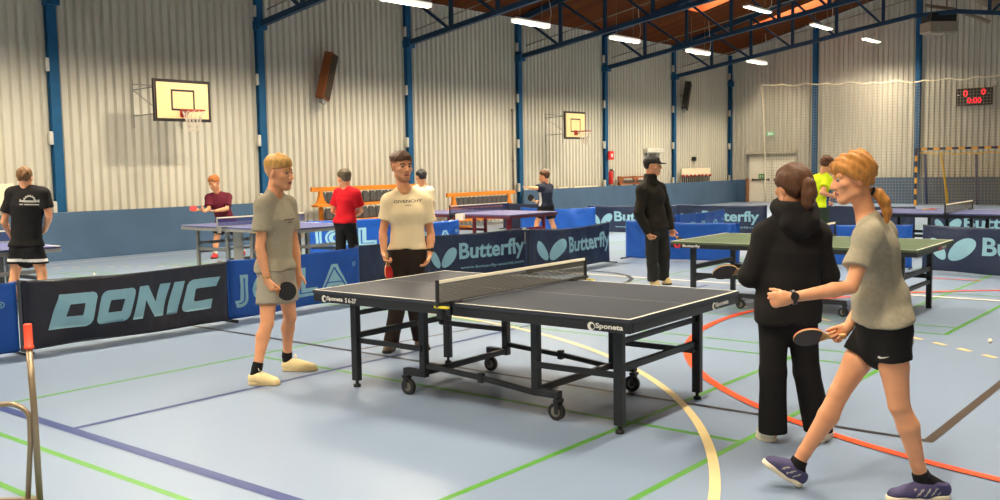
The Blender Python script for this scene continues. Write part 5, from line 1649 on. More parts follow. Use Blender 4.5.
        if sh_.get('laces'):
            mb = MB()
            for k in range(4):
                c = he + fd * (L * 0.42 + 0.022 * k) + upf * (0.101 - 0.009 * k) - base
                mb.tube([Vector(c - sidev * 0.024 - upf * 0.012), Vector(c + upf * 0.004), Vector(c + sidev * 0.024 - upf * 0.012)], 0.0028, 6)
            c = he + fd * (L * 0.40) + upf * 0.106 - base
            for s2 in (-1, 1):
                mb.tube([Vector(c), Vector(c + sidev * s2 * 0.02 + upf * 0.03 - fd * 0.01), Vector(c + sidev * s2 * 0.035 + upf * 0.012), Vector(c)], 0.0025, 6)
            mb.build('laces', sh_['laces'], so)
    return dict(e=e, base=base, body=body, shirt=shirt, legs=legs, J=J, FW=FW, R=R, UP=UP, H=H, Rh=Rh, FH=FH)

# bats
m_ply = mat('bat_plywood', rgb(214, 168, 110), rough=0.5, var=0.1)
m_handle_w = mat('bat_handle_wood', rgb(200, 150, 90), rough=0.5, var=0.15)
m_rub_black = mat('bat_rubber_black', rgb(26, 26, 28), rough=0.55, spec=0.4)
m_rub_red = mat('bat_rubber_red', rgb(196, 44, 44), rough=0.5, spec=0.4)
def bat(grip, blade_dir, normal, label, front, back, edge=None):
    """grip: middle of the handle; blade points along blade_dir; front rubber faces normal"""
    y = Vector(blade_dir).normalized(); z = Vector(normal); z = (z - y * z.dot(y)).normalized(); x = y.cross(z)
    e = empty('table_tennis_bat', tuple(grip), 0, label, 'bat', 'table tennis bats')
    e.rotation_euler = Matrix((x, y, z)).transposed().to_euler()
    out = []
    for k in range(40):
        a = 2 * PI * k / 40
        out.append((0.075 * math.sin(a) * (1 - 0.06 * math.cos(a)), 0.125 - 0.0785 * math.cos(a)))
    mb = MB(); mb.prism(out, (0, 0, -0.0033), (1, 0, 0), (0, 1, 0), 0.0066); mb.prism([(-0.02, 0.03), (0.02, 0.03), (0.045, 0.07), (-0.045, 0.07)], (0, 0, -0.0033), (1, 0, 0), (0, 1, 0), 0.0066)
    mb.build('blade', edge or m_ply, e)
    for s, m in ((1, front), (-1, back)):
        o2 = [(px * 0.985, 0.125 + (py - 0.125) * 0.985) for px, py in out if py > 0.062]
        mb = MB(); mb.prism(o2, (0, 0, 0.0034 if s > 0 else -0.0074), (1, 0, 0), (0, 1, 0), 0.004); mb.build('rubber', m, e)
    mb = MB()
    rings = [(-0.055, 0.0165, 0.0125), (-0.05, 0.017, 0.013), (0.0, 0.014, 0.0115), (0.04, 0.0135, 0.011), (0.052, 0.0125, 0.009)]
    vs = []; n = 14
    for yy, rx, rz in rings:
        for k in range(n):
            a = 2 * PI * k / n; vs.append((rx * math.cos(a), yy, rz * math.sin(a)))
    fs = [(i * n + k, i * n + (k + 1) % n, (i + 1) * n + (k + 1) % n, (i + 1) * n + k) for i in range(len(rings) - 1) for k in range(n)]
    fs += [tuple(reversed(range(n))), tuple(range((len(rings) - 1) * n, len(rings) * n))]
    mb.add(vs, fs, 0, True); mb.build('handle', m_handle_w, e)
    return e
# joints of each person, metres in the hall
POSE = {
    'woman': {'head': (-1.645, 4.745, 1.579), 'neck': (-1.582, 4.796, 1.369), 'shL': (-1.524, 4.637, 1.299), 'shR': (-1.584, 5.014, 1.291), 'elL': (-1.566, 4.525, 1.075), 'wrL': (-1.799, 4.362, 1.025), 'hL': (-1.868, 4.306, 1.017), 'elR': (-1.645, 5.003, 0.972), 'wrR': (-1.709, 4.873, 0.814), 'hR': (-1.768, 4.800, 0.758), 'chest': (-1.519, 4.847, 1.167), 'hipL': (-1.470, 4.784, 0.854), 'hipR': (-1.571, 4.921, 0.825), 'knL': (-1.424, 4.809, 0.476), 'anL': (-1.337, 4.905, 0.104), 'heL': (-1.228, 4.993, 0.000), 'toL': (-1.467, 4.774, 0.000), 'knR': (-1.719, 4.814, 0.494), 'anR': (-1.889, 4.702, 0.119), 'heR': (-1.872, 4.715, 0.000), 'toR': (-2.040, 4.605, 0.131)},
    'hood': {'head': (-2.248, 5.479, 1.515), 'neck': (-2.237, 5.488, 1.368), 'shL': (-2.359, 5.389, 1.236), 'shR': (-2.132, 5.574, 1.231), 'elL': (-2.444, 5.345, 0.999), 'wrL': (-2.497, 5.560, 0.962), 'hL': (-2.556, 5.590, 0.980), 'elR': (-2.107, 5.658, 0.988), 'wrR': (-2.232, 5.814, 0.840), 'hipL': (-2.325, 5.417, 0.809), 'hipR': (-2.201, 5.517, 0.806), 'knL': (-2.319, 5.396, 0.430), 'anL': (-2.325, 5.416, 0.080), 'heL': (-2.307, 5.405, 0.000), 'toL': (-2.445, 5.474, 0.000), 'knR': (-2.175, 5.538, 0.422), 'anR': (-2.117, 5.586, 0.082), 'heR': (-2.107, 5.529, 0.000), 'toR': (-2.120, 5.776, 0.000), 'hR': (-2.260, 5.870, 0.740)},
    'grey': {'head': (-6.199, 4.885, 1.640), 'neck': (-6.240, 4.851, 1.483), 'shL': (-6.307, 5.029, 1.376), 'shR': (-6.209, 4.722, 1.390), 'elR': (-6.199, 4.666, 1.061), 'wrR': (-6.164, 4.694, 0.810), 'hR': (-6.150, 4.718, 0.729), 'elL': (-6.297, 5.088, 1.042), 'wrL': (-6.268, 5.086, 0.829), 'hL': (-6.277, 5.079, 0.731), 'hipR': (-6.241, 4.786, 0.891), 'hipL': (-6.282, 4.946, 0.874), 'knR': (-6.182, 4.692, 0.461), 'anR': (-6.187, 4.585, 0.128), 'heR': (-6.242, 4.541, 0.000), 'toR': (-6.016, 4.673, 0.000), 'knL': (-6.297, 5.011, 0.465), 'anL': (-6.405, 5.052, 0.122), 'heL': (-6.440, 5.024, 0.000), 'toL': (-6.192, 5.199, 0.000)},
    'white': {'head': (-6.192, 6.243, 1.673), 'neck': (-6.181, 6.252, 1.484), 'shL': (-6.054, 6.381, 1.359), 'shR': (-6.271, 6.153, 1.366), 'elR': (-6.315, 6.105, 1.092), 'wrR': (-6.261, 6.058, 0.908), 'hR': (-6.220, 6.040, 0.831), 'elL': (-6.028, 6.428, 1.053), 'wrL': (-5.983, 6.362, 0.896), 'hL': (-5.992, 6.329, 0.799), 'hipR': (-6.228, 6.214, 0.897), 'hipL': (-6.108, 6.311, 0.895), 'knR': (-6.222, 6.180, 0.454), 'anR': (-6.301, 6.155, 0.074), 'heR': (-6.360, 6.236, 0.000), 'toR': (-6.237, 6.026, 0.000), 'knL': (-6.124, 6.299, 0.448), 'anL': (-6.164, 6.394, 0.089), 'heL': (-6.229, 6.419, 0.000), 'toL': (-6.026, 6.352, 0.000)},
    'cap': {'head': (-6.699, 11.565, 1.642), 'neck': (-6.731, 11.539, 1.467), 'shR': (-6.754, 11.366, 1.316), 'shL': (-6.696, 11.748, 1.318), 'elR': (-6.765, 11.305, 1.008), 'wrR': (-6.672, 11.381, 0.723), 'hR': (-6.641, 11.406, 0.655), 'elL': (-6.641, 11.844, 1.012), 'wrL': (-6.589, 11.860, 0.764), 'hL': (-6.568, 11.878, 0.694), 'hipR': (-6.686, 11.511, 0.864), 'hipL': (-6.667, 11.694, 0.854), 'knR': (-6.671, 11.484, 0.458), 'anR': (-6.651, 11.475, 0.104), 'heR': (-6.683, 11.449, 0.000), 'toR': (-6.537, 11.490, 0.000), 'knL': (-6.625, 11.728, 0.440), 'anL': (-6.645, 11.763, 0.090), 'heL': (-6.667, 11.746, 0.000), 'toL': (-6.525, 11.771, 0.000)},
    'black': {'head': (-11.698, 5.442, 1.619), 'neck': (-11.694, 5.445, 1.500), 'shL': (-11.827, 5.337, 1.431), 'shR': (-11.540, 5.570, 1.425), 'elL': (-11.916, 5.264, 1.098), 'wrL': (-12.060, 5.379, 0.955), 'hL': (-12.096, 5.427, 0.890), 'elR': (-11.496, 5.606, 1.161), 'wrR': (-11.739, 5.666, 0.983), 'hR': (-11.829, 5.670, 0.931), 'hipL': (-11.791, 5.366, 0.783), 'hipR': (-11.652, 5.479, 0.781), 'knL': (-11.843, 5.324, 0.483), 'anL': (-11.878, 5.295, 0.120), 'heL': (-11.852, 5.278, 0.000), 'toL': (-12.096, 5.376, 0.000), 'knR': (-11.591, 5.529, 0.478), 'anR': (-11.579, 5.538, 0.114), 'heR': (-11.554, 5.520, 0.000), 'toR': (-11.773, 5.639, 0.000)},
    'maroon': {'head': (-15.873, 10.940, 1.439), 'neck': (-15.920, 11.030, 1.245), 'shR': (-15.999, 10.902, 1.154), 'shL': (-15.776, 11.173, 1.165), 'elR': (-15.920, 10.837, 0.948), 'wrR': (-15.807, 10.672, 0.919), 'hR': (-15.807, 10.607, 0.941), 'elL': (-15.680, 11.071, 0.941), 'wrL': (-15.678, 10.802, 0.915), 'hL': (-15.676, 10.713, 0.919), 'hipR': (-15.879, 11.064, 0.669), 'hipL': (-15.730, 11.185, 0.666), 'knR': (-15.922, 10.964, 0.328), 'anR': (-15.903, 10.916, 0.063), 'heR': (-15.918, 10.968, 0.000), 'toR': (-15.820, 10.789, 0.000), 'knL': (-15.761, 11.353, 0.365), 'anL': (-15.944, 11.591, 0.105), 'heL': (-15.973, 11.632, 0.000), 'toL': (-15.852, 11.472, 0.000)},
    'red': {'head': (-11.011, 9.865, 1.515), 'neck': (-10.991, 9.882, 1.379), 'shL': (-11.181, 9.908, 1.302), 'shR': (-10.802, 9.906, 1.290), 'elL': (-11.265, 9.852, 1.030), 'wrL': (-11.313, 10.032, 0.975), 'hL': (-11.372, 10.087, 1.017), 'elR': (-10.809, 10.004, 1.031), 'wrR': (-11.096, 10.080, 0.931), 'hR': (-11.203, 10.096, 0.943), 'hipL': (-11.099, 9.858, 0.866), 'hipR': (-10.919, 9.876, 0.870), 'knL': (-11.071, 9.816, 0.446), 'anL': (-11.080, 9.809, 0.081), 'heL': (-11.047, 9.836, 0.000), 'toL': (-11.219, 9.889, 0.000), 'knR': (-10.919, 9.940, 0.442), 'anR': (-10.916, 9.943, 0.077), 'heR': (-10.894, 9.960, 0.000), 'toR': (-11.065, 10.015, 0.000)},
    'navy': {'head': (-12.603, 17.075, 1.428), 'neck': (-12.571, 17.102, 1.275), 'shL': (-12.585, 16.936, 1.192), 'shR': (-12.563, 17.237, 1.185), 'elL': (-12.638, 16.790, 1.175), 'wrL': (-12.678, 16.628, 1.200), 'hL': (-12.709, 16.564, 1.202), 'elR': (-12.688, 17.290, 0.919), 'wrR': (-12.783, 17.123, 0.880), 'hR': (-12.804, 17.041, 0.883), 'hipL': (-12.597, 17.016, 0.755), 'hipR': (-12.572, 17.204, 0.747), 'knL': (-12.672, 16.891, 0.433), 'anL': (-12.714, 16.831, 0.086), 'heL': (-12.693, 16.874, 0.000), 'toL': (-12.751, 16.698, 0.000), 'knR': (-12.536, 17.259, 0.416), 'anR': (-12.482, 17.328, 0.082), 'heR': (-12.449, 17.356, 0.000), 'toR': (-12.533, 17.209, 0.000)},
    'yellow': {'head': (-5.751, 15.427, 1.603), 'neck': (-5.787, 15.398, 1.460), 'shL': (-5.924, 15.416, 1.364), 'shR': (-5.700, 15.340, 1.349), 'elL': (-5.966, 15.446, 1.104), 'wrL': (-5.881, 15.708, 0.981), 'hL': (-5.849, 15.799, 0.962), 'elR': (-5.727, 15.163, 1.163), 'wrR': (-5.648, 15.383, 1.108), 'hR': (-5.616, 15.473, 1.090), 'hipL': (-5.938, 15.340, 0.898), 'hipR': (-5.777, 15.303, 0.902), 'knL': (-5.966, 15.381, 0.474), 'anL': (-6.014, 15.343, 0.100), 'heL': (-6.038, 15.323, 0.000), 'toL': (-5.924, 15.416, 0.000), 'knR': (-5.766, 15.287, 0.470), 'anR': (-5.787, 15.269, 0.084), 'heR': (-5.811, 15.250, 0.000), 'toR': (-5.686, 15.351, 0.000)},
    'beige': {'head': (-12.606, 13.207, 1.490), 'neck': (-12.609, 13.205, 1.341), 'shL': (-12.728, 13.109, 1.231), 'shR': (-12.480, 13.310, 1.226), 'elL': (-12.747, 13.093, 0.951), 'wrL': (-12.812, 13.234, 0.755), 'hL': (-12.834, 13.281, 0.676), 'elR': (-12.456, 13.329, 0.945), 'wrR': (-12.592, 13.413, 0.750), 'hR': (-12.598, 13.472, 0.671), 'hipL': (-12.649, 13.173, 0.761), 'hipR': (-12.518, 13.279, 0.758), 'knL': (-12.657, 13.167, 0.400), 'anL': (-12.663, 13.161, 0.070), 'heL': (-12.650, 13.172, 0.000), 'toL': (-12.833, 13.281, 0.000), 'knR': (-12.511, 13.285, 0.400), 'anR': (-12.517, 13.280, 0.070), 'heR': (-12.519, 13.279, 0.000), 'toR': (-12.626, 13.449, 0.000)},
}
RV = np.array([0.777, 0.629, 0.0]); NV = np.array([-0.631, 0.776, 0.0]); ZV = np.array([0, 0, 1.0])
def dirv(r=0, n=0, z=0): return RV * r + NV * n + ZV * z
def paint(o, m, test, base):
    me = o.data; me.materials.append(m); k = len(me.materials) - 1
    for p in me.polygons:
        if test(np.array(p.center) + base): p.material_index = k
cl = lambda name, c, **k: mat(name, c, **{**dict(rough=0.85, var=0.05, scale=5, bump=0.15, bscale=260, spec=0.2, bdist=0.002), **k})
m_heather = cl('heather_grey_jersey', rgb(164, 154, 132), var=0.08, scale=60)
m_greyshort = cl('stone_grey_jersey', rgb(160, 152, 136))
m_whitetee = cl('cream_white_cotton', rgb(246, 224, 180))
m_black = cl('black_cloth', rgb(27, 25, 25))
m_blackhood = cl('black_fleece', rgb(33, 30, 29))
m_brownblk = cl('brown_black_twill', rgb(44, 34, 28))
m_olive = cl('dark_olive_jacket', rgb(38, 34, 26), rough=0.7)
m_charc = cl('charcoal_trousers', rgb(42, 42, 38))
m_maroon = cl('maroon_sports_cloth', rgb(96, 30, 46))
m_red = cl('red_sports_cloth', rgb(196, 22, 34))
m_navy = cl('dark_navy_sports_cloth', rgb(38, 42, 56))
m_yellow_s = cl('lime_yellow_sports_cloth', rgb(204, 226, 30))
m_dgreen = cl('dark_green_shorts', rgb(48, 62, 50))
m_beige = cl('pale_beige_cotton', rgb(226, 208, 172))
m_panelw = cl('white_panel', rgb(220, 214, 208)); m_panelb = cl('blue_panel', rgb(40, 74, 120))
m_sock_b = cl('black_sock', rgb(30, 28, 30)); m_sock_w = cl('white_sock', rgb(226, 216, 200))
m_shoe_cream = mat('cream_suede_shoe', rgb(240, 216, 158), rough=0.7); m_sole_cream = mat('cream_sole', rgb(226, 200, 146), rough=0.6)
m_shoe_violet = mat('violet_blue_mesh_shoe', rgb(66, 60, 100), rough=0.7, var=0.15, scale=80); m_sole_w = mat('white_foam_sole', rgb(232, 218, 190), rough=0.6)
m_shoe_brown = mat('brown_shoe', rgb(112, 92, 66), rough=0.7); m_sole_dark = mat('dark_sole', rgb(50, 44, 40), rough=0.7)
m_shoe_white = mat('white_shoe', rgb(232, 224, 204), rough=0.6); m_shoe_red = mat('red_shoe', rgb(190, 36, 40), rough=0.6); m_shoe_tan = mat('tan_shoe', rgb(206, 178, 120), rough=0.7)
m_lace = mat('dark_lace', rgb(50, 48, 66), rough=0.8); m_lace_w = mat('cream_lace', rgb(250, 232, 190), rough=0.8)
m_print = mat('dark_print', rgb(60, 44, 50), rough=0.8); m_print_w = mat('grey_white_print', rgb(170, 165, 155), rough=0.8)
m_watch = mat('black_watch', rgb(28, 28, 30), rough=0.35)
HAIR = dict(blond=rgb(206, 156, 82), brown=rgb(84, 54, 30), gold=rgb(196, 132, 62), dbrown=rgb(92, 58, 34), ginger=rgb(176, 104, 44), greybrown=rgb(96, 82, 62), black=rgb(44, 40, 38), lbrown=rgb(118, 84, 48))
def hair(k): return dict(hair_name='hair_' + k, hair=HAIR[k])
def watch(pp, s, dial_dir, m_band, f=0.08, label=None):
    J = pp['J']; wr, el = J['wr' + s], J['el' + s]; d = Vector(unit(wr - el)); c = Vector(wr - unit(wr - el) * 0.022 - pp['base'])
    o1 = Vector(dial_dir); o1 = (o1 - d * o1.dot(d)).normalized(); o2 = d.cross(o1)
    mb = MB(); R_ = 0.0315
    pts = [c + (o1 * math.cos(2 * PI * k / 20) + o2 * math.sin(2 * PI * k / 20)) * R_ for k in range(20)]
    for w_ in (-0.006, 0.0, 0.006): mb.tube([p + d * w_ for p in pts], 0.0042, 6, closed=True)
    mb.tube([c + o1 * (R_ - 0.004), c + o1 * (R_ + 0.009)], 0.019, 20)
    o = mb.build('wristwatch', m_band, pp['e'])
    return o

# ---- the woman walking in the foreground
J = POSE['woman']
HCw = V3(J['head'])
W1 = person('fair woman in a grey T-shirt and black shorts striding past in the foreground', J, dict(
    w=0.93, h=0.0065, hh=0.0042, hf=0.0038, near=True, fem=True, hand=0.9, face=dirv(-0.97, 0.05, -0.16), head_up=dirv(-0.14, 0, 1), hs=0.96,
    hairstyle='pony', hair_n=0.002, hair_wave=75, hair_t=0.020, fringe=(0.10, 0.062), **hair('gold'),
    tail=([HCw + dirv(0.094, -0.01, -0.065), HCw + dirv(0.125, -0.015, -0.078), HCw + dirv(0.15, -0.02, -0.115), HCw + dirv(0.165, -0.02, -0.165), HCw + dirv(0.165, -0.02, -0.215)], [0.018, 0.027, 0.029, 0.022, 0.008]),
    tie=HCw + dirv(0.096, -0.01, -0.066),
    shirt=dict(name='t_shirt', m=m_heather, hem=0.886, loose=0.020, sleeve=0.62, sleeve_loose=0.008, fold=0.007, seed=4, hem_n=dirv(0.16, 0, -1), flat=0.95, hem_flare=0.0),
    legs=dict(name='shorts', m=m_black, kind='short', frac=0.42, loose=0.012, waist=0.40, ratio=0.84), sock=m_sock_b, sock_h=0.035,
    shoes=dict(m=m_shoe_violet, sole=m_sole_w, laces=m_lace, stripes=m_print_w), liftR=True, skin=rgb(228, 160, 116),
    hands=dict(L=dict(d=dirv(-1, 0.05, -0.12), n=dirv(0, 1, -0.1), curl=(1.25, 1.45, 1.0), thumb=(0.35, 0.35, 0.85), thumb_curl=0.5),
               R=dict(d=dirv(-0.85, -0.05, -0.5), n=dirv(-0.1, -1, 0.1), curl=(0.95, 1.3, 0.9), thumb=(0.8, 0.4, 0.4), thumb_curl=0.5))))
watch(W1, 'L', dirv(0, -1, 0.25), m_watch)
hipb = V3(J['hipL']) - W1['base']
mb = MB(); mb.tube([Vector(hipb + dirv(0.085, 0.03, 0.03)), Vector(hipb + dirv(0.118, 0.03, -0.02)), Vector(hipb + dirv(0.125, 0.03, -0.08)), Vector(hipb + dirv(0.105, 0.03, -0.125)), Vector(hipb + dirv(0.08, 0.03, -0.13))], 0.010, 8); mb.build('waist_cord', m_heather, W1['e'])
wr = V3(J['wrR'])
bat(wr + dirv(-0.85, -0.05, -0.5) * 0.082 + dirv(0.0, -0.030, 0.010), dirv(-1, 0.05, -0.02), dirv(0.0, -0.67, -0.74), 'black bat in the right hand of the woman in the grey T-shirt', m_rub_black, m_rub_red)
# swoosh on the shorts
sw = [(0.55 * x, 0.55 * y) for x, y in [(0, 0.004), (0.012, -0.006), (0.07, 0.026), (0.022, 0.012), (0.010, 0.013), (0.006, 0.022)]]
vs, fs = poly2d(sw)
o_ = V3(J['hipL']) * 0.62 + V3(J['knL']) * 0.38 + dirv(-0.085, 0, 0.005)
project_print('swoosh', *subdiv2d(vs, fs, 0.02), o_, dirv(1), dirv(z=1), W1['legs'], m_logo_white, W1['e'], W1['base'])

# ---- the woman in the black hoodie
J = POSE['hood']; HCh = V3(J['head']); N_ = V3(J['neck'])
ring = [(N_ + dirv(0.098 * math.cos(a), 0.095 * math.sin(a), 0.035 + 0.02 * math.sin(a))) for a in np.linspace(0, 2 * PI, 13)]
bag = [N_ + dirv(-0.075, -0.085, 0.0), N_ + dirv(-0.05, -0.115, -0.05), N_ + dirv(0.0, -0.125, -0.085), N_ + dirv(0.05, -0.115, -0.05), N_ + dirv(0.08, -0.085, 0.0)]
W2 = person('woman in a black hoodie and wide black trousers seen from behind, brown ponytail', J, dict(
    w=0.95, h=0.007, hh=0.005, near=True, fem=True, hand=0.88, face=dirv(-0.42, 0.9, -0.05), hs=1.06, hairstyle='pony', hair_t=0.019, **hair('dbrown'),
    tail=([HCh + dirv(0.040, -0.10, 0.045), HCh + dirv(0.056, -0.13, 0.015), HCh + dirv(0.060, -0.135, -0.035), HCh + dirv(0.054, -0.13, -0.09), HCh + dirv(0.045, -0.12, -0.13)], [0.026, 0.040, 0.044, 0.036, 0.016]),
    tie=HCh + dirv(0.041, -0.102, 0.044),
    shirt=dict(name='hoodie', m=m_blackhood, hem=0.735, loose=0.045, sleeve=2, sleeve_loose=0.014, cuff=0.62, fold=0.007, seed=8, flat=0.78, hood=[(ring, [0.036] * 13), (bag, [0.04, 0.05, 0.056, 0.05, 0.04])], hem_flare=0.0),
    legs=dict(name='trousers', m=m_black, kind='long', loose=0.012, knee=0.068, ankle=0.08, drop=0.025, end_n=(0, 0, -1)), sock=m_sock_b,
    shoes=dict(m=m_shoe_white, sole=m_sole_w), skin=rgb(228, 160, 116),
    hands=dict(L=dict(d=dirv(-0.6, 0.75, 0.1), n=dirv(0.8, 0.5, 0.1), curl=(1.0, 1.3, 0.9)), R=dict(curl=(0.5, 0.6, 0.4)))))
bat(V3(J['hL']) + dirv(-0.03, 0.02, 0.01), dirv(-1, -0.15, 0.02), dirv(0.05, -0.62, -0.75), 'dark bat held low at the left side of the woman in the black hoodie', m_rub_black, m_rub_black, m_ply)

# ---- the fair-haired man in grey
J = POSE['grey']
M1 = person('fair-haired man in grey T-shirt and grey shorts left of the foreground table', J, dict(
    h=0.0075, hh=0.0048, near=True, face=dirv(0.92, -0.38, -0.06), hairstyle='fade', hair_t=0.026, hairline=[-0.05, -0.05, -0.03, 0.018, 0.03, 0.034, 0.046, 0.05, 0.054], **hair('blond'),
    w=0.96, skin=rgb(228, 160, 116),
    shirt=dict(name='t_shirt', m=m_heather, hem=0.875, loose=0.016, sleeve=0.62, sleeve_loose=0.008, fold=0.006, seed=21, hem_flare=0.0),
    legs=dict(name='shorts', m=m_greyshort, kind='short', frac=0.66, loose=0.014, waist=0.2), sock=m_sock_b, sock_h=0.045,
    shoes=dict(m=m_shoe_cream, sole=m_sole_cream, laces=m_lace_w),
    hands=dict(R=dict(d=dirv(0.3, -0.1, -0.95), n=dirv(0.45, 0.85, 0), curl=(0.9, 1.2, 0.8), thumb=(0.8, 0.5, 0.35)), L=dict(curl=(0.3, 0.35, 0.3)))))
bat(V3(J['hR']) + dirv(0.0, 0.01, 0.012), dirv(0.97, -0.05, -0.18), dirv(0.05, -1, 0.08), 'black bat in the right hand of the fair-haired man in grey', m_rub_black, m_rub_red)
vs, fs = text_fit('SCANDINAVIA', -0.075, 0.075, 0, 0.012, offset=0.0)
vs = [(-0.08, 0), (0.08, 0), (0.08, 0.007), (-0.08, 0.007), (-0.04, -0.022), (0.03, -0.022), (0.03, -0.017), (-0.04, -0.017)]; fs = [(0, 1, 2, 3), (4, 5, 6, 7)]
c_ = (V3(J['shL']) + V3(J['shR'])) / 2 * 0.78 + (V3(J['hipL']) + V3(J['hipR'])) / 2 * 0.22
project_print('chest_print', *subdiv2d(vs, fs, 0.02), c_ + M1['FW'] * 0.1 + M1['R'] * -0.01, -M1['R'], M1['UP'], M1['shirt'], m_print, M1['e'], M1['base'])
mb = MB(); cwr = Vector(V3(J['wrR']) - unit(V3(J['wrR']) - V3(J['elR'])) * 0.03 - M1['base'])
mb.tube([cwr + Vector((0.033 * math.cos(2 * PI * k / 18), 0.033 * math.sin(2 * PI * k / 18), 0.004 * math.sin(k))) for k in range(18)], 0.004, 6, closed=True)
mb.build('bracelet', mat('gold_bracelet', rgb(206, 160, 84), rough=0.35, metal=0.6), M1['e'])

# ---- the man in the white T-shirt
J = POSE['white']
M2 = person('dark-haired man in a white T-shirt and dark trousers standing behind the foreground table', J, dict(
    h=0.0075, hh=0.0048, near=True, face=dirv(0.52, -0.85, 0.0), w=0.93, hairstyle='fade', hair_t=0.020, neckw=0.9, beard=True, **hair('brown'), skin=rgb(222, 152, 106),
    hairline=[-0.06, -0.06, -0.045, 0.012, 0.022, 0.03, 0.050, 0.056, 0.058], hair_n=0.0015,
    shirt=dict(name='t_shirt', m=m_whitetee, hem=0.945, loose=0.018, sleeve=0.62, sleeve_loose=0.012, fold=0.005, seed=33, neckline=0.006),
    legs=dict(name='trousers', m=m_brownblk, kind='long', loose=0.012, knee=0.07, ankle=0.062, drop=0.0, waist=0.22), sock=m_sock_b,
    shoes=dict(m=m_shoe_brown, sole=m_sole_dark, laces=m_lace),
    hands=dict(R=dict(n=dirv(0.9, -0.2, 0), curl=(0.8, 1.2, 0.9)), L=dict(n=dirv(-0.9, -0.3, 0), curl=(0.4, 0.5, 0.4)))))
bat(V3(J['hR']) + dirv(0.012, -0.01, 0.03), dirv(0.1, -0.15, -1), dirv(0.95, -0.3, 0.05), 'red bat hanging from the hand of the man in white', m_rub_red, m_rub_red)
c_ = (V3(J['shL']) + V3(J['shR'])) / 2 * 0.80 + (V3(J['hipL']) + V3(J['hipR'])) / 2 * 0.20
vs, fs = text_fit('GIVENCHY', -0.125, 0.125, 0, 0.026, offset=0.012)
v2, f2 = text_fit('PARIS', -0.03, 0.03, -0.028, -0.017, offset=0.0)
project_print('chest_print', *subdiv2d(vs + v2, fs + [tuple(i + len(vs) for i in f) for f in f2], 0.02), c_ + M2['FW'] * 0.1 + M2['R'] * -0.01 + M2['UP'] * 0.085, -M2['R'], M2['UP'], M2['shirt'], m_print, M2['e'], M2['base'])
watch(M2, 'L', dirv(0.6, -0.8, 0), m_watch)
mb = MB(); nk = Vector(V3(J['neck']) + M2['FW'] * 0.078 - M2['UP'] * 0.035 - M2['base'])
mb.sphere(nk, 0.010, 12); mb.build('necklace_pendant', MATS['gold_bracelet'], M2['e'])

# ---- the man in the black cap
J = POSE['cap']
M3 = person('man in a black cap and dark olive jacket by the olive green table', J, dict(
    h=0.009, hh=0.006, hf=0.006, face=dirv(0.93, -0.36, -0.02), w=1.04, hairstyle='short', cap=True, **hair('black'), skin=rgb(222, 150, 116),
    shirt=dict(name='jacket', m=m_olive, hem=0.79, loose=0.026, sleeve=2, sleeve_loose=0.012, cuff=0.6, fold=0.006, seed=41, collar=True, flat=0.78),
    legs=dict(name='trousers', m=m_charc, kind='long', loose=0.012, knee=0.07, ankle=0.066, drop=0.03, end_n=(0, 0, -1), fold=0.005), sock=m_sock_b,
    shoes=dict(m=m_shoe_tan, sole=m_sole_dark), hands=dict(R=dict(curl=(0.9, 1.1, 0.8)), L=dict(curl=(0.9, 1.2, 0.8)))))
bat(V3(J['hL']) + dirv(0.01, 0, -0.01), dirv(0.75, -0.3, -0.6), dirv(0.5, -0.45, 0.75), 'black bat in the hand of the man in the black cap, over the table end', m_rub_black, m_rub_red)

# ---- the man in black at the left
J = POSE['black']
M4 = person('man in black T-shirt and white-banded black shorts at the left edge', J, dict(
    h=0.009, hh=0.006, hf=0.006, face=dirv(-0.12, 1, -0.05), w=1.02, hs=1.0, hairstyle='short', hair_t=0.018, hairline=[-0.045, -0.045, -0.03, 0.012, 0.022, 0.03, 0.05, 0.06, 0.066], **hair('lbrown'), skin=rgb(216, 140, 100),
    shirt=dict(name='t_shirt', m=m_black, hem=0.82, loose=0.03, sleeve=0.66, sleeve_loose=0.012, fold=0.005, seed=50),
    legs=dict(name='shorts', m=m_black, kind='short', frac=0.62, loose=0.024, cut_n=(0, 0, -1)), sock=m_sock_w, shoes=dict(m=m_shoe_white, sole=m_sole_w)))
for s in ('L', 'R'):
    hp, kn = V3(J['hip' + s]), V3(J['kn' + s]); d = unit(kn - hp); Lh = np.linalg.norm(kn - hp)
    mid = (V3(J['hipL']) + V3(J['hipR'])) / 2; sd = 1 if s == 'R' else -1
    paint(M4['legs'], m_panelw, lambda c: 0.40 * Lh < hp[2] - c[2] < 0.51 * Lh and ((c - mid) @ M4['Rh']) * sd > 0, M4['base'])
gear = []
out = [(0.075 + 0.0, 0)]
ring_o = []
for k in range(48):
    a = PI * k / 47; r_ = 0.085 if (k // 3) % 2 else 0.073
    ring_o.append((r_ * math.cos(a), r_ * math.sin(a)))
inn = [(0.058 * math.cos(PI * k / 20), 0.058 * math.sin(PI * k / 20)) for k in range(20, -1, -1)]
vs, fs = poly2d(ring_o + inn)
v2, f2 = poly2d([(-0.13, -0.008), (-0.12, 0.03), (-0.1, 0.012), (0.1, 0.012), (0.12, 0.03), (0.13, -0.008), (0.05, -0.014), (-0.05, -0.014)])
v3_, f3 = text_fit('CLUB TEAM', -0.12, 0.12, -0.055, -0.03, offset=0.01)
v3_ = [(-0.12, -0.05), (-0.07, -0.05), (-0.07, -0.035), (-0.12, -0.035), (-0.055, -0.05), (0.12, -0.05), (0.12, -0.035), (-0.055, -0.035)]; f3 = [(0, 1, 2, 3), (4, 5, 6, 7)]
V_ = [(0.85 * x, 0.9 * y) for x, y in vs + v2 + v3_]; F_ = fs + [tuple(i + len(vs) for i in f) for f in f2] + [tuple(i + len(vs) + len(v2) for i in f) for f in f3]
c_ = (V3(J['shL']) + V3(J['shR'])) / 2 * 0.86 + (V3(J['hipL']) + V3(J['hipR'])) / 2 * 0.14 + M4['R'] * 0.075 + M4['UP'] * 0.01
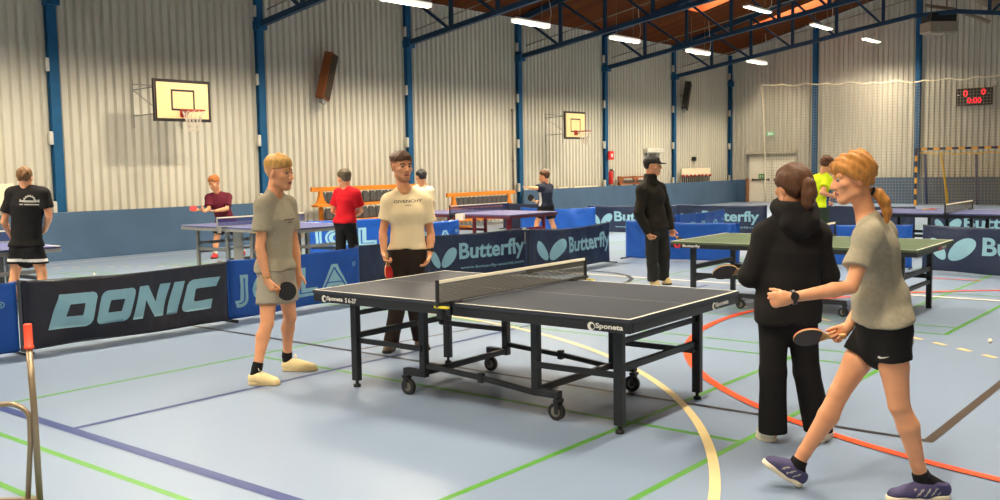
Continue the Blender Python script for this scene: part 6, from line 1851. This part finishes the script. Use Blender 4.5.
project_print('back_print', *subdiv2d(V_, F_, 0.02), c_ - M4['FW'] * 0.1, M4['R'], M4['UP'], M4['shirt'], m_print_w, M4['e'], M4['base'])

# ---- the other players
J = POSE['maroon']
M5 = person('ginger-haired player in a maroon shirt holding out a red bat', J, dict(
    h=0.010, hh=0.007, hf=0.007, face=dirv(-0.45, -0.75, -0.38), head_up=dirv(-0.25, -0.3, 1), hairstyle='short', hair_t=0.022, beard=True, **hair('ginger'), skin=rgb(220, 156, 120), w=0.98,
    shirt=dict(name='sports_shirt', m=m_maroon, hem=0.70, loose=0.02, sleeve=0.75, sleeve_loose=0.012, seed=60),
    legs=dict(name='shorts', m=m_black, kind='short', frac=0.62, loose=0.02), sock=m_sock_w, sock_h=0.12, shoes=dict(m=m_shoe_red, sole=m_sole_dark), hands=dict(R=dict(curl=(0.9, 1.2, 0.8)), L=dict(n=dirv(0, 0, 1), curl=(0.15, 0.2, 0.2)))))
bat(V3(J['hR']) + dirv(-0.02, -0.02, 0.0), dirv(-0.95, -0.1, 0.2), dirv(0.0, -0.6, 0.8), 'red bat held out by the player in the maroon shirt', m_rub_red, m_rub_red)
J = POSE['red']
M6 = person('player in a red shirt and black trousers with his back turned', J, dict(
    h=0.010, hh=0.007, hf=0.007, face=dirv(-0.75, 0.65, -0.1), hairstyle='short', hair_t=0.024, **hair('greybrown'), skin=rgb(214, 150, 112), w=0.97,
    shirt=dict(name='sports_shirt', m=m_red, hem=0.87, loose=0.026, sleeve=0.72, sleeve_loose=0.014, fold=0.005, seed=70),
    legs=dict(name='trousers', m=m_black, kind='long', loose=0.014, ankle=0.06), sock=m_sock_b, shoes=dict(m=m_rubber, sole=m_sole_w)))
J = POSE['navy']
M7 = person('player in a navy shirt with white side panel, arm stretched out', J, dict(
    h=0.010, hh=0.007, hf=0.007, face=dirv(-0.93, 0.3, -0.1), hairstyle='short', hair_t=0.022, **hair('brown'), skin=rgb(226, 166, 128),
    shirt=dict(name='sports_shirt', m=m_navy, hem=0.80, loose=0.022, sleeve=0.6, sleeve_loose=0.012, seed=80),
    legs=dict(name='shorts', m=m_black, kind='short', frac=0.72, loose=0.03), sock=m_sock_w, shoes=dict(m=m_shoe_white, sole=m_sole_w), hands=dict(L=dict(n=(0, 0, 1), curl=(0.1, 0.15, 0.15)), R=dict(curl=(0.9, 1.2, 0.8)))))
shm = (V3(J['shL']) + V3(J['shR'])) / 2
paint(M7['shirt'], m_panelw, lambda c: c[2] < shm[2] - 0.10 and abs((c - shm) @ M7['FW'] - 0.02) < 0.045 and (c - shm) @ M7['R'] < 0, M7['base'])
bat(V3(J['hR']) + dirv(-0.02, -0.05, 0.0), dirv(-0.7, -0.1, 0.6), dirv(0.1, -1, 0.2), 'black bat in the right hand of the navy-shirted player', m_rub_black, m_rub_red)
J = POSE['yellow']
M8 = person('player in a lime yellow shirt between the two women', J, dict(
    h=0.010, hh=0.007, hf=0.007, face=dirv(0.85, 0.45, -0.3), hairstyle='short', hair_t=0.02, **hair('dbrown'), skin=rgb(226, 166, 128),
    shirt=dict(name='sports_shirt', m=m_yellow_s, hem=0.94, loose=0.022, sleeve=0.6, sleeve_loose=0.014, seed=90),
    legs=dict(name='shorts', m=m_dgreen, kind='short', frac=0.75, loose=0.03), sock=m_sock_w, shoes=dict(m=m_shoe_white, sole=m_sole_w)))
shm = (V3(J['shL']) + V3(J['shR'])) / 2
paint(M8['shirt'], m_panelb, lambda c: c[2] < shm[2] - 0.12 and (c - shm) @ M8['R'] > 0 and abs((c - shm) @ M8['FW'] - 0.02) < 0.04, M8['base'])
J = POSE['beige']
M9 = person('dark-haired man in a pale shirt half hidden behind the shoulder of the man in white', J, dict(
    h=0.011, hh=0.008, hf=0.008, face=dirv(-0.6, 0.75, -0.1), hairstyle='short', hair_t=0.02, **hair('black'), skin=rgb(160, 110, 80),
    shirt=dict(name='shirt', m=m_beige, hem=0.80, loose=0.02, sleeve=0.7, sleeve_loose=0.012, seed=95),
    legs=dict(name='trousers', m=m_charc, kind='long', loose=0.014), sock=m_sock_b, shoes=dict(m=m_shoe_white, sole=m_sole_w)))
bat((-5.0, 18.2, 0.7745), (0.6, 0.8, 0), (0, 0, 1), 'red bat lying on the blue table in front of the goal', m_rub_red, m_rub_black)
for o in bpy.data.objects:
    if o.type == 'MESH' and o.parent is None and 'category' not in o and 'kind' not in o: print('untagged', o.name)
